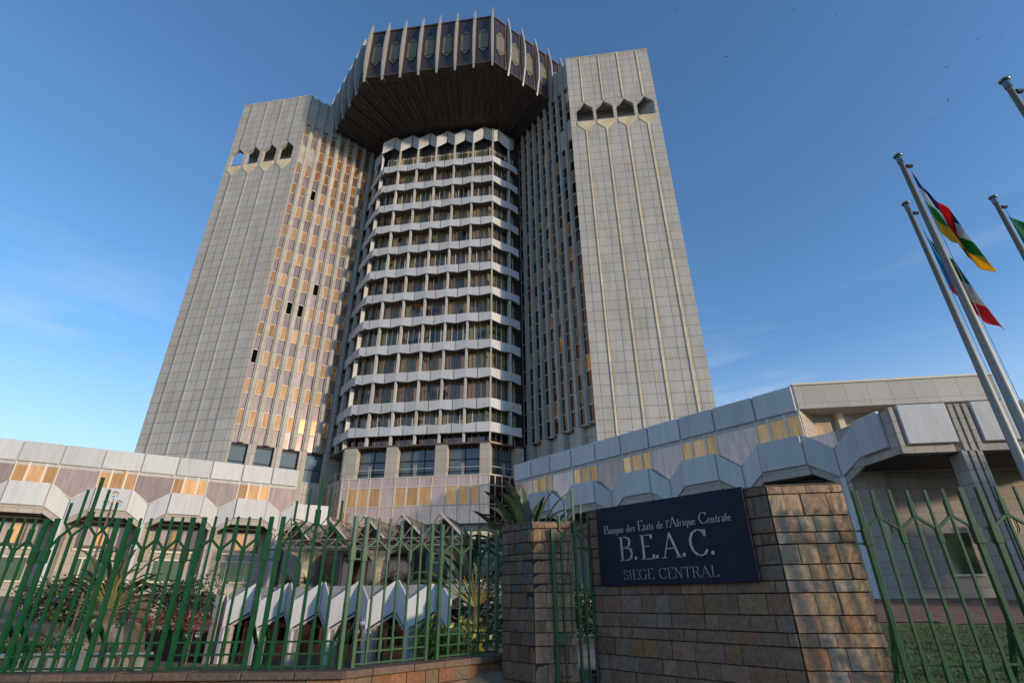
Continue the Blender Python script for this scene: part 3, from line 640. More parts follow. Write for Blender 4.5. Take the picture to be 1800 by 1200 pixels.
MB().box(FRc,.6,13,-6,-.4,.5,9.65).build('ground_wall',M['lowstone'],righta)
MB().plan([FRo.xy(27.6,-.5),FRo.xy(28.2,-.5),FRc.xy(3.3,.5),FRc.xy(3.3,-.5),FRo.xy(27.2,-2)],.5,7.9).build('chamfer_wall',M['lowstone'],righta)
MB().box(FRc,3.3,5.2,-.4,-.05,.5,7.7).build('wall_pier',M['lowstone'],righta)
wo=MB().box(FRc,5.5,6.95,-.4,-.33,2.5,4.5).build('window',M['greenglass'],righta)
MB().box(FRc,5.4,7.05,-.4,-.28,2.4,2.5).build('window_sill',M['frame'],wo)
for t,z in ((2.25,4.25),(8.3,4.25),):
    F=FRc; hx=lambda s:[(t+.3-.3*s,z+.25-.05*(s-1)),(t+.3,z-.12-.12*(s-1)),(t+.3+.3*s,z+.25-.05*(s-1)),(t+.3+.3*s,z+.95+.05*(s-1)),(t+.3-.3*s,z+.95+.05*(s-1))]
    e=MB().slab(F,hx(1),.5,.56).build('emblem_plate',M['dark'],righta)
    b=MB(); h=hx(1)
    for p,q in zip(h,h[1:]+h[:1]): b.bar(F.p(p[0],.58,p[1]),F.p(q[0],.58,q[1]),.04,.04)
    h=hx(.62)
    for p,q in zip(h,h[1:]+h[:1]): b.bar(F.p(p[0],.58,p[1]),F.p(q[0],.58,q[1]),.03,.03)
    b.build('emblem_outline',M['cream'],e)
    MB().slab(F,hx(.4),.56,.59).build('emblem_shield',M['cream'],e)
# steps and path in front of the right annex
stp=root('entrance_steps',FRc.p(6,7,.9),'shallow red brick steps running along the foot of the right annex','steps')
for i,z in enumerate((1.0,1.14,1.28)): MB().plan([FRo.xy(24,1.5+.5*(2-i)),FRo.xy(30.5,1.5+.5*(2-i)),FRc.xy(2,6.1+.5*(2-i)),FRc.xy(14,6.1+.5*(2-i)),FRc.xy(14,-1),FRo.xy(24,-1)],.3,z+.06).build('step',M['paving'],stp)
# ------------------------------------------------------------------ basement pavilion with folded hood
F=PAV
pav=root('basement_pavilion',F.p(9.5,0,-2.45),'low glazed pavilion with a zigzag of white folded panels over brown glass doors','building')
mod=3.1; NV=7
MB().box(F,-.6,20.2,-5,-1.6,-2.6,2.35).build('back_wall',M['bronze'],pav)
MB().box(F,-.9,20.4,-5.2,-1.05,1.0,2.42).build('roof_slab',M['lowstone'],pav)
MB().box(F,-.95,20.4,-1.9,-1.1,2.42,2.5).build('parapet',M['lowstone'],pav)
for i in range(NV):
    c=.15+mod*i
    if i<NV:
        MB().box(F,c-.16,c+.16,-.5,-.0,-2.6,-.15).build('column',M['panel'],pav)
        MB().box(F,c+.16,c+.5,-.7,-.25,-2.6,-.1).build('column_return',M['lowstone'],pav)
    pr=c+mod/2; pl=c-mod/2
    MB().panel([F.p(c,.0,1.5),F.p(min(pr,20.3),-1.06,2.44),F.p(pl,-1.06,2.44)],.03).build('valley_coping',M['lowstone'],pav)
    if i<NV-1 or True:
        if i<NV-1 or pr<20: MB().panel([F.p(c,.05,-.2),F.p(pr-.09,-.95,.86),F.p(pr-.09,-.95,2.78),F.p(c,.05,1.55)],.09).build('hood_panel',M['panel'],pav)
    MB().panel([F.p(pl+.09,-.95,.86),F.p(c,.05,-.2),F.p(c,.05,1.55),F.p(pl+.09,-.95,2.78)],.09).build('hood_panel',M['panel'],pav)
    b=MB(); b.bar(F.p(c+.05,-.15,-.33),F.p(pr,-1.1,.76),.3,.16); b.build('hood_soffit',M['lowstone'],pav)
    b=MB(); b.bar(F.p(pl,-1.1,.76),F.p(c-.05,-.15,-.33),.3,.16); b.build('hood_soffit',M['lowstone'],pav)
    MB().box(F,pr-.07,pr+.07,-1.25,-.98,.8,2.7).build('peak_strip',M['post'],pav)
    wd=MB().box(F,c+.55,c+.75,-1.6,-1.5,-2.5,.2).build('door_frame',mat('varnished_wood',(.50,.20,.07),.4,noise=.2),pav)
    MB().box(F,c+.75,c+mod-.4,-1.6,-1.52,-2.5,-1.2).build('door',mat('brown_door',(.34,.12,.05),.35,noise=.25,nscale=2),pav)
    MB().box(F,c+.5,c+mod-.3,-1.6,-1.5,-.2,-.05).build('transom',M['bframe'],pav)
# end pier of the pavilion and the louvred garage door beside it
MB().box(F,-1.0,-.5,-1,.1,-2.6,2.5).build('end_pier',M['pillar'],pav)
MB().box(F,20.3,24,-3,-.4,-2.6,2.4).build('end_wall',M['tower'],pav)
gar=root('louvred_gate',F.p(-4,0,-2.45),'dark louvred metal gate under a pale concrete lintel','gate')
b=MB()
b.box(F,-7.2,-1.2,-.6,-.35,-2.6,-.35)
for i in range(16): b.box(F,-7.1,-1.3,-.36,-.28,-2.5+.13*i,-2.42+.13*i)
b.build('louvre_leaf',mat('dark_louvre_metal',(.05,.048,.06),.4,.4),gar)
MB().box(F,-7.4,-1.1,-.7,-.1,-.35,.35).build('lintel',M['pillar'],gar)
# terrace behind, with low planting wall
MB().plan([F.xy(-.9,-3),F.xy(24,-3),FB.xy(16,-1),FB.xy(0,-1)],0,2.36).build('terrace',M['court'],kind='structure')
# retaining walls of the garden on the left
rwl=MB().plan([(-15.2,16),(-14.8,16),(-26.3,40.5),(-26.9,40.5)],-2.6,.35).build('retaining_wall',M['pillar']); tagp(rwl,'pale concrete retaining wall edging the sunken forecourt','wall')
# ------------------------------------------------------------------ space-frame canopy
CN=FR((-19.6,44.6),-7.5)
cz=5.35; can=root('space_frame_canopy',CN.p(8,-3,2.4),'rusty tubular space frame canopy with tilted glass ridges over the entrance','canopy')
tube=mat('weathered_tube',(.26,.20,.16),.6,.2,noise=.4,nscale=3); tube2=mat('pale_tube',(.55,.50,.44),.5)
dirt=mat('dirty_translucent_sheet',(.34,.27,.19),.35,0,.6,noise=.35,nscale=1.2)
NX,NY=5,4; sx_,sy_=3.15,1.9
for j in range(NY+1):
    b=MB(); b.bar(CN.p(0,-j*sy_,cz),CN.p(NX*sx_,-j*sy_,cz),.09).bar(CN.p(0,-j*sy_,cz+.55),CN.p(NX*sx_,-j*sy_,cz+.55),.09)
    for i in range(NX*2): x=i*sx_/2; b.bar(CN.p(x,-j*sy_,cz),CN.p(x+sx_/4,-j*sy_,cz+.55),.07).bar(CN.p(x+sx_/4,-j*sy_,cz+.55),CN.p(x+sx_/2,-j*sy_,cz),.07)
    b.build('chord_truss',tube,can)
for i in range(NX):
    x=i*sx_; b=MB()
    for j in range(NY+1):
        y=-j*sy_; p=CN.p(x+sx_*.42,y,cz+2.3)
        b.bar(CN.p(x,y,cz+.6),p,.08).bar(p,CN.p(x+sx_,y,cz+.6),.08).bar(CN.p(x+sx_*.2,y,cz+1.4),CN.p(x+sx_*.5,y,cz+.6),.06).bar(CN.p(x+sx_*.7,y,cz+1.45),CN.p(x+sx_*.5,y,cz+.6),.06).bar(p,CN.p(x+sx_*.5,y,cz+.6),.06)
        if j<NY:
            y2=y-sy_; b.bar(CN.p(x,y,cz),CN.p(x+sx_*.2,y2,cz+1.4),.06).bar(CN.p(x+sx_,y,cz),CN.p(x+sx_*.7,y2,cz+1.45),.06).bar(CN.p(x+sx_*.2,y,cz+1.4),CN.p(x+sx_*.42,y2,cz+2.3),.06).bar(CN.p(x+sx_*.7,y,cz+1.45),CN.p(x+sx_*.42,y2,cz+2.3),.06)
    b.bar(CN.p(x+sx_*.42,0,cz+2.3),CN.p(x+sx_*.42,-NY*sy_,cz+2.3),.08).bar(CN.p(x,0,cz+.6),CN.p(x,-NY*sy_,cz+.6),.08)
    rg=b.build('ridge_frame',tube,can)
    MB().bar(CN.p(x+sx_*.42,.06,cz+2.34),CN.p(x+sx_,.06,cz+.6),.13).build('ridge_edge',tube2,rg)
    MB().panel([CN.p(x+sx_*.46,-.5,cz+2.12),CN.p(x+sx_-.1,-.5,cz+.78),CN.p(x+sx_-.1,-NY*sy_,cz+.78),CN.p(x+sx_*.46,-NY*sy_,cz+2.12)],.04).build('roof_sheet',dirt,rg)
    MB().panel([CN.p(x+.1,-1.2,cz+.8),CN.p(x+sx_*.4,-1.2,cz+2.1),CN.p(x+sx_*.4,-NY*sy_,cz+2.1),CN.p(x+.1,-NY*sy_,cz+.8)],.04).build('roof_sheet',dirt,rg)
for t in (1.6,7.9,14.2):
    b=MB(); b.box(CN,t-.25,t+.25,-3.4,-2.9,2.3,4.6)
    st=b.build('canopy_column',M['cream'],can)
    for s in (-1,1):
        pr=[(t+s*.02,3.6),(t+s*.25,3.6),(t+s*.4,4.4),(t+s*.9,4.95),(t+s*1.7,5.3),(t+s*.02,5.3)]
        if s<0: pr=pr[::-1]
        MB().slab(CN,pr,-3.35,-2.95).build('column_bracket',M['cream'],st)
MB().slab(CN,[(16.0,cz+.9),(18.2,cz+.9),(17.6,cz+.35),(16.5,cz+.35)],-3,.1).build('canopy_gutter',M['cream'],can)
# glazed porch and doors under the canopy
prc=root('entrance_porch',FB.p(7,1,2.4),'dark glazed entrance porch with pale door frames below the canopy','porch')
MB().box(FB,2.6,9.6,-.9,3.2,2.4,6.9).build('porch_glass',M['bronze'],prc)
for t in (2.6,4.9,7.1,9.5): MB().box(FB,t,t+.14,3.2,3.3,2.4,6.9).build('porch_mullion',M['post'],prc)
for t in (5.1,6.1): 
    MB().box(FB,t,t+.06,3.3,3.36,2.4,5.2).box(FB,t+.9,t+.96,3.3,3.36,2.4,5.2).box(FB,t,t+.96,3.3,3.36,5.14,5.2).build('door_frame',M['frame'],prc)
b=MB()
for t in (11.3,12.6,13.9): b.box(FB,t,t+.09,-.85,-.75,2.4,6.2)
b.box(FB,11.3,14,-.85,-.75,5.2,5.32).build('side_door_frame',M['frame'],prc)
# ------------------------------------------------------------------ roadside masonry
WARM=1
PAL=[(.30,.19,.11),(.33,.21,.11),(.22,.17,.13),(.19,.17,.145),(.33,.15,.075),(.27,.22,.165),(.25,.16,.10),(.36,.25,.15),(.17,.13,.10)]
def masonry(F,t0,t1,zs,wmin,wmax,rnd,lean=.012,pal=PAL,name='facing',par=None,o=0,mat_=None):
    b=MB()
    for i,(zt,zb) in enumerate(zip(zs,zs[1:])):
        t=t0
        while t<t1-.001:
            wd=rnd.uniform(wmin,wmax)
            if t+wd>t1-wmin*.6: wd=t1-t
            c=rnd.choice(pal); f=rnd.uniform(.8,1.2); b.col=(c[0]*f,c[1]*f*rnd.uniform(.95,1.05),c[2]*f*rnd.uniform(.92,1.08))
            d=o+rnd.uniform(-.012,.016); n_=3
            # slightly rough front: a small grid of points, the lower lip proud of the course below
            g=.005; l,r_=t+g,t+wd-g; zt_,zb_=zt-.006,zb+.012; base=len(b.v); nx,nz=4,3
            for jz in range(nz+1):
                for ix in range(nx+1):
                    edge = ix in (0,nx) or jz in (0,nz)
                    fz=jz/nz; b.v.append(F.p(l+(r_-l)*ix/nx, d+lean*(1-fz)+(0 if edge else rnd.uniform(.0,.018)), zb_+(zt_-zb_)*fz+(rnd.uniform(-.003,.003) if 0<ix<nx else 0)))
            for jz in range(nz):
                for ix in range(nx): q=base+jz*(nx+1)+ix; b.f.append([q,q+1,q+nx+2,q+nx+1]); b.c.append(b.col); b.mi.append(0)
            b.add([F.p(l,d+lean,zb_),F.p(r_,d+lean,zb_),F.p(r_,d,zt_),F.p(l,d,zt_),F.p(l,-.05,zb_),F.p(r_,-.05,zb_),F.p(r_,-.05,zt_),F.p(l,-.05,zt_)],[(3,2,6,7),(1,0,4,5),(0,3,7,4),(2,1,5,6)])
            t+=wd
    return b.build(name,mat_ or M['slate'],par)
mort=mat('dark_mortar',(.03,.025,.022),.95)
rn=random.Random(3)
K_=(4.12,8.62); E_=(5.25,8.46); W_=(1.54,11.48)
FW=FR(W_,math.degrees(math.atan2(K_[1]-W_[1],K_[0]-W_[0]))); LW=math.dist(W_,K_)
FE=FR(K_,math.degrees(math.atan2(E_[1]-K_[1],E_[0]-K_[0]))); LE=math.dist(K_,E_)
FE2=FR(E_,82)
sw=root('sign_wall',((K_[0]+W_[0])/2+.4,(K_[1]+W_[1])/2+.4,0),'tall angled wall of brown split stone that carries the dark nameplate','wall','split stone masonry along the street')
zsA=[3.2,3.06,2.72,2.48,2.31,2.02,1.80,1.63,1.33,1.10,.92,.64,.40,.12,-.12,-.4]
FEb=FE.xy(LE,-.5)
MB().plan([FW.xy(0,-.02),FW.xy(LW,-.02),FE.xy(LE,-.03),FE2.xy(.62,.0),FW.xy(LW-.3,-.75),FW.xy(0,-.55)],-.45,3.19).build('wall_core',mort,sw)
masonry(FW,0,LW-.02,zsA,.22,.56,rn,par=sw,name='left_face',pal=[(.30,.18,.115),(.32,.20,.13),(.27,.185,.135),(.25,.155,.105),(.31,.185,.11),(.28,.20,.15),(.32,.165,.09)])
masonry(FE,0,LE,zsA,.22,.40,rn,par=sw,name='right_face',pal=[(.48,.32,.20),(.52,.34,.20),(.43,.34,.25),(.47,.25,.14),(.50,.38,.25),(.45,.29,.18)])  # palette lighter and warmer than the left face: sunlight put into the stone colour
masonry(FE2,0,.6,zsA,.2,.4,rn,par=sw,name='end_face')
b=MB(); b.col=(.15,.13,.11); b.plan([FW.xy(-.01,.02),FW.xy(LW-.01,.02),FE.xy(LE+.01,.02),FE2.xy(.62,.02),FW.xy(LW-.3,-.76),FW.xy(0,-.56)],3.19,3.215).build('wall_top',M['slate'],sw)
A_=(-.25,11.92); B_=(.38,11.21)
FPl=FR(A_,math.degrees(math.atan2(B_[1]-A_[1],B_[0]-A_[0]))); LP=math.dist(A_,B_); FPr=FR(B_,4.2)
pier=root('stone_pier',(.4,11.7,0),'square pier of brown split stone between the fence and the narrow gate','pier','split stone masonry along the street')
zsP=[3.0,2.87,2.62,2.40,2.28,2.03,1.84,1.69,1.42,1.2,1.0,.78,.5,.2,-.05,-.4]
MB().plan([FPl.xy(0,-.02),B_,FPr.xy(.80,-.02),FPr.xy(.80,-.95),FPl.xy(0,-.6)],-.45,2.98).build('pier_core',mort,pier)
masonry(FPl,0,LP-.01,zsP,.16,.34,rn,par=pier,name='left_face',pal=[(.20,.15,.11),(.24,.16,.10),(.18,.15,.12),(.22,.13,.08)])
masonry(FPr,0,.80,zsP,.18,.36,rn,par=pier,name='right_face',pal=[(.42,.26,.14),(.38,.24,.14),(.34,.22,.13)])  # sunlit side: lighter stones than on the left face paint the light in
b=MB(); b.col=(.19,.16,.13); b.plan([FPl.xy(0,.02),FPl.xy(LP,.02),FPr.xy(.82,.02),FPr.xy(.82,-.95),FPl.xy(0,-.6)],2.98,3.01).build('pier_cap',M['slate'],pier)
# low plinth wall
lwl=root('low_plinth_wall',(-6,9.9,0),'knee-high wall of brown split stone carrying the green fence','wall','split stone masonry along the street')
FG1=FR((-13,9.85),.6); G1=(-2.85,9.95); FG2=FR(G1,44.5)
for F_,l,nm in ((FG1,10.15,'front_face'),(FG2,3.75,'angled_face')):
    masonry(F_,0,l,[.44,.2,-.06,-.4],.25,.55,rn,par=lwl,name=nm,pal=[(.30,.15,.08),(.24,.15,.10),(.20,.14,.10),(.34,.17,.09),(.26,.18,.12)])
    b=MB()
    t=-.05
    while t<l:
        wd=rn.uniform(.45,.95); c=rn.choice([(.19,.135,.10),(.16,.12,.095),(.22,.15,.11)]); b.col=c; d=rn.uniform(.03,.08); z=.56+rn.uniform(-.008,.008)
        b.box(F_,t+.006,min(t+wd,l+.12)-.006,-.42,.05+d,.45,z); t+=wd
    b.build('coping_stones',M['slate'],lwl,bevel=.012)
    MB().box(F_,0,l,-.35,-.03,-.45,.45).build('wall_core',mort,lwl)
# ------------------------------------------------------------------ nameplate
sg=root('nameplate_sign',FW.p(1.9,.1,1.8),'dark navy nameplate with silver lettering on the split stone wall','sign')
MB().box(FW,.36,3.5,.05,.115,1.79,3.23).build('plate',M['navy'],sg,bevel=.006)
G={ # glyph strokes: polylines in a 0..1 tall box; 's' serif feet given as (x,y)
'B':(.62,[[(.14,0),(.14,1)],[(.14,1),(.36,1),(.5,.94),(.54,.8),(.5,.62),(.34,.54),(.14,.54)],[(.34,.54),(.54,.48),(.61,.28),(.54,.07),(.36,0),(.14,0)]],[(.14,0),(.14,1)]),
'E':(.58,[[(.14,0),(.14,1)],[(.14,1),(.54,1),(.54,.86)],[(.14,.53),(.42,.53)],[(.14,0),(.58,0),(.58,.16)]],[(.14,0),(.14,1)]),
'A':(.74,[[(.06,0),(.36,1)],[(.36,1),(.68,0)],[(.18,.36),(.55,.36)]],[(.06,0),(.68,0)]),
'C':(.72,[[(.66,.74),(.62,.9),(.5,.99),(.36,1),(.18,.9),(.08,.68),(.06,.45),(.14,.2),(.28,.04),(.44,0),(.58,.05),(.68,.2)],[(.66,.98),(.66,.74)]],[]),
'S':(.5,[[(.42,.74),(.4,.92),(.26,1),(.12,.94),(.07,.78),(.14,.62),(.3,.5),(.42,.36),(.43,.16),(.33,.02),(.2,0),(.08,.06),(.06,.26)]],[]),
'I':(.28,[[(.14,0),(.14,1)]],[(.14,0),(.14,1)]),
'G':(.74,[[(.64,.76),(.6,.92),(.48,.99),(.36,1),(.18,.9),(.08,.68),(.06,.45),(.14,.2),(.28,.03),(.44,0),(.58,.05),(.64,.12)],[(.64,.0),(.64,.42)]],[(.64,.42)]),
'N':(.74,[[(.12,0),(.12,1)],[(.12,1),(.6,0)],[(.6,0),(.6,1)]],[(.12,0),(.12,1),(.6,1)]),
'T':(.62,[[(.3,0),(.3,1)],[(.04,.84),(.04,1),(.56,1),(.56,.84)]],[(.3,0)]),
'R':(.68,[[(.14,0),(.14,1)],[(.14,1),(.36,1),(.5,.93),(.54,.76),(.48,.58),(.34,.52),(.14,.52)],[(.34,.52),(.64,0)]],[(.14,0),(.14,1),(.64,0)]),
'L':(.56,[[(.14,0),(.14,1)],[(.14,0),(.54,0),(.54,.18)]],[(.14,0),(.14,1)]),
'a':(.42,[[(.08,.5),(.16,.6),(.28,.6),(.33,.5),(.33,.05),(.39,.02)],[(.33,.36),(.14,.28),(.07,.13),(.14,.0),(.24,.02),(.33,.12)]],[]),
'n':(.48,[[(.1,0),(.1,.6)],[(.1,.44),(.2,.58),(.32,.58),(.38,.44),(.38,0)]],[(.1,0),(.38,0)]),
'q':(.48,[[(.38,.6),(.38,-.35)],[(.38,.5),(.24,.61),(.1,.5),(.06,.3),(.11,.08),(.24,0),(.38,.1)]],[(.38,-.35)]),
'u':(.48,[[(.1,.6),(.1,.14),(.18,.0),(.28,.02),(.37,.12)],[(.37,.6),(.37,0)]],[(.37,0)]),
'e':(.44,[[(.08,.34),(.37,.34),(.34,.5),(.24,.61),(.13,.55),(.06,.36),(.09,.12),(.2,0),(.3,.01),(.38,.12)]],[]),
'd':(.48,[[(.38,0),(.38,.98)],[(.38,.5),(.24,.61),(.1,.5),(.06,.3),(.11,.08),(.24,0),(.38,.1)]],[(.38,.98),(.38,0)]),
's':(.36,[[(.3,.48),(.22,.6),(.11,.57),(.08,.44),(.2,.32),(.3,.2),(.27,.04),(.16,0),(.06,.12)]],[]),
't':(.32,[[(.16,.82),(.16,.1),(.22,.0),(.3,.06)],[(.04,.6),(.3,.6)]],[]),
'l':(.24,[[(.12,0),(.12,.98)]],[(.12,0),(.12,.98)]),
"'":(.16,[[(.08,.98),(.06,.76)]],[]),
'f':(.3,[[(.13,0),(.13,.8),(.2,.96),(.31,.92)],[(.03,.6),(.26,.6)]],[(.13,0)]),
'r':(.34,[[(.1,0),(.1,.6)],[(.1,.42),(.2,.57),(.31,.55)]],[(.1,0)]),
'i':(.24,[[(.12,0),(.12,.6)],[(.12,.78),(.12,.84)]],[(.12,0)]),
'.':(.3,[],[]),' ':(.36,[],[])}
def lettering(txt,x0,x1,zb,H,thick,name,par,big=None,o=.118,mt=None):
    b=MB(); big=big or {}
    tot=0
    for i,ch in enumerate(txt): tot+=G[ch][0]*(big.get(i,1))+.05
    sc=(x1-x0)/tot; t=x0; outw=[]
    for i,ch in enumerate(txt):
        k_=big.get(i,1); h=H*k_; w_,st,sf=G[ch]; sx=sc*k_
        P=lambda p,dz=0: FW.p(t+p[0]*sx,o,zb+p[1]*h)
        for pl in st:
            n=len(pl)
            for (p,q) in zip(pl,pl[1:]):
                dx=(q[0]-p[0])*sx; dz=(q[1]-p[1])*h; l=math.hypot(dx,dz) or 1
                wd=thick*k_*(.28+.72*abs(dz/l)**1.5); 
                if ch=='A' and pl[0]==(.06,0): wd*=.45
                if ch=='N' and len(pl)==2 and abs(pl[0][0]-pl[1][0])<.01: wd*=.5
                ex=.1*wd/l
                nx,nz=-dz/l*wd/2,dx/l*wd/2
                a=(t+p[0]*sx-dx*ex,zb+p[1]*h-dz*ex); c=(t+q[0]*sx+dx*ex,zb+q[1]*h+dz*ex)
                b.slab(FW,[(a[0]-nx,a[1]-nz),(c[0]-nx,c[1]-nz),(c[0]+nx,c[1]+nz),(a[0]+nx,a[1]+nz)][::-1] if False else [(a[0]+nx,a[1]+nz),(a[0]-nx,a[1]-nz),(c[0]-nx,c[1]-nz),(c[0]+nx,c[1]+nz)],o,o+.012)
        for s_ in sf:
            sw_=thick*k_*1.15; hz=thick*.13*k_
            cx,cz_=t+s_[0]*sx,zb+s_[1]*h; b.slab(FW,[(cx-sw_,cz_-hz),(cx+sw_,cz_-hz),(cx+sw_,cz_+hz),(cx-sw_,cz_+hz)],o,o+.012)
        if ch=='.':
            cx=t+.1*sc; rr=thick*.62; b.slab(FW,[(cx+rr*math.cos(a*math.pi/6),zb+rr*.9+rr*math.sin(a*math.pi/6)) for a in range(12)],o,o+.012)
        t+=(w_*k_+.05)*sc
        if ch==' ' and b.v: outw.append(b); b=MB()
    for q in outw+[b]: q.build(name,mt or M['chrome'],par)
lettering("Banque des Etats de l'Afrique Centrale",.55,3.24,2.72,.125,.016,'bank_name_lettering',sg,big={0:1.25,11:1.4,22:1.35,30:1.45})
lettering("B.E.A.C.",.88,2.93,2.22,.41,.052,'large_initials_lettering',sg)
lettering("SIEGE CENTRAL",.93,2.86,1.885,.17,.018,'small_lettering',sg,mt=mat('tarnished_steel',(.20,.20,.20),.35,.8))
# ------------------------------------------------------------------ green fences
ph={}
def fbar(F,par,name,pieces):
    b=MB()
    for (t0,z0,t1,z1,wd) in pieces: 
        if abs(t0-t1)<1e-6: b.box(F,t0-wd/2,t0+wd/2,-wd/2,wd/2,z0,z1)
        else: b.bar(F.p(t0,0,z0),F.p(t1,0,z1),wd,wd)
    return b.build(name,M['green'],par,bevel=.003)
def brace(F,par,t,base):
    b=MB(); b.bar(F.p(t,-.03,1.25),F.p(t,-.34,base+.35),.05).bar(F.p(t,-.34,base+.37),F.p(t,-.34,base),.05); b.box(F,t-.028,t+.028,-.05,.04,1.15,1.55); b.build('back_brace',M['green'],par)
def post(F,par,t,top=3.0,base=.56,wd=.068,br=True):
    fbar(F,par,'post',[(t,base,t,top,wd),(t,2.23,t,2.46,wd+.03)])
    if br: brace(F,par,t,base)
def pair(F,par,a,b_,base=.56,**kk):
    post(F,par,a,base=base,**kk); post(F,par,b_,base=base,**kk)
    fbar(F,par,'link_rung',[(a,2.43,b_,2.4301,.025)]); fbar(F,par,'link_rung',[(a,2.26,b_,2.2601,.025)])
def panel(F,par,a,b_,n,base=.56,lo=.78):
    """n pickets between posts at a and b, joined by a zigzag"""
    prev=(a,2.43); pcs=[]
    for i in range(n):
        t=a+(b_-a)*(i+1)/(n+1); hi=i%2==0; z=2.62 if hi else 2.43
        fbar(F,par,'picket',[(t,base+.02,t,3.0+random.uniform(-.015,.015),.036),(t,z-.02 if hi else z-.18,t,z+.2 if hi else z+.03,.062),(t,lo-.02,t,lo+.2,.058)])
        fbar(F,par,'zigzag_brace',[(prev[0],prev[1],t,z,.038)]); prev=(t,z)
    fbar(F,par,'zigzag_brace',[(prev[0],prev[1],b_,2.43,.034)])
def rails(F,par,a,b_,zs_):
    for z in zs_: fbar(F,par,'rail',[(a,z,b_,z+.0001,.03)])
def special(F,par,a,b_,c,base=.56,s=1.0,lo=.78):
    fbar(F,par,'finial_spike',[(c,base,c,3.75,.048),(c,2.86,c,3.12,.085)])
    for sg_ in (-1,1):
        j1=c+sg_*.22*s; j2=c+sg_*.43*s; e=a if sg_<0 else b_
        fbar(F,par,'picket',[(j1,base,j1,2.7,.043),(j1,lo-.02,j1,lo+.2,.058)]); fbar(F,par,'picket',[(j2,base,j2,2.7,.043),(j2,lo-.02,j2,lo+.2,.058)])
        fbar(F,par,'zigzag_brace',[(c,2.9,j1,2.69,.034)]); fbar(F,par,'zigzag_brace',[(e,2.43,j2,2.69,.034)])
        fbar(F,par,'finial_finger',[(j1,2.68,c+sg_*.43*s,2.93,.034),(c+sg_*.43*s,2.92,c+sg_*.43*s,3.28,.036)])
        fbar(F,par,'finial_finger',[(j2,2.68,c+sg_*.20*s,2.91,.034),(c+sg_*.20*s,2.9,c+sg_*.20*s,3.52,.036)])
FF=FR((-9.5,10.05),.45)
fence=root('metal_fence',(-4,10.2,.56),'long green railing with spiked crests on the low wall left of the pier','fence','green railings along the street')
RZ=(.97,.79,.61)
for a,b_ in ((-.62,-.4),(.8,1.0),(2.13,2.35),(3.52,3.73),(4.98,5.2)): pair(FF,fence,a,b_)
panel(FF,fence,-.4,.8,5); special(FF,fence,1.0,2.13,1.58); panel(FF,fence,2.35,3.52,5); panel(FF,fence,3.73,4.98,5); special(FF,fence,5.2,6.52,5.83)
for a,b_ in ((-.6,.8),(1.0,2.13),(2.35,3.52),(3.73,4.98),(5.2,6.5)): rails(FF,fence,a,b_,RZ)
FH=FR((-2.9,10.15),43.9)
pair(FH,fence,-.06,.18); pair(FH,fence,1.68,1.94); post(FH,fence,3.49)
panel(FH,fence,.18,1.68,5); panel(FH,fence,1.94,3.49,5); rails(FH,fence,.18,1.68,RZ); rails(FH,fence,1.94,3.49,RZ)
fr=root('metal_fence',(6.6,8,.4),'green railing to the right of the nameplate wall with the lawn behind it','fence','green railings along the street')
FI=FR((5.13,8.0),-8)
post(FI,fr,0.0,base=.2); pair(FI,fr,1.45,1.69,base=.2); pair(FI,fr,3.14,3.38,base=.2)
fbar(FI,fr,'link_rung',[(-.18,2.43,0,2.4301,.025)]); fbar(FI,fr,'link_rung',[(-.18,2.26,0,2.2601,.025)])
panel(FI,fr,0,1.45,5,base=.2,lo=.6); panel(FI,fr,1.69,3.14,5,base=.2,lo=.6); panel(FI,fr,3.38,4.9,5,base=.2,lo=.6); rails(FI,fr,0,1.45,(.78,)); rails(FI,fr,1.69,3.14,(.78,)); rails(FI,fr,3.38,4.9,(.78,))
gt=root('narrow_gate',(1.2,11.3,0),'narrow dark green gate with a spiked crest between pier and nameplate wall','gate')
FK=FR((.86,11.2),15)
post(FK,gt,-.08,base=0,top=2.86,wd=.07,br=False)
fbar(FK,gt,'finial_spike',[(.40,.1,.40,3.63,.048),(.40,2.8,.40,3.0,.08)])
for sg_ in (-1,1):
    for t in (.40+sg_*.15,.40+sg_*.30): fbar(FK,gt,'picket',[(t,.1,t,2.66,.036)])
    fbar(FK,gt,'finial_finger',[(.40+sg_*.15,2.66,.40+sg_*.32,2.82,.034),(.40+sg_*.32,2.81,.40+sg_*.32,3.12,.036)])
    fbar(FK,gt,'finial_finger',[(.40+sg_*.30,2.66,.40+sg_*.17,2.82,.034),(.40+sg_*.17,2.81,.40+sg_*.17,3.38,.036)])
    fbar(FK,gt,'zigzag_brace',[(.40,2.82,.40+sg_*.15,2.66,.034)])
fbar(FK,gt,'zigzag_brace',[(-.08,2.4,.10,2.66,.034)])
rails(FK,gt,-.08,.75,(.92,.3))
MB().box(FK,-.1,.12,-.05,.06,.80,1.0).build('lock_box',M['green'],gt,bevel=.008)
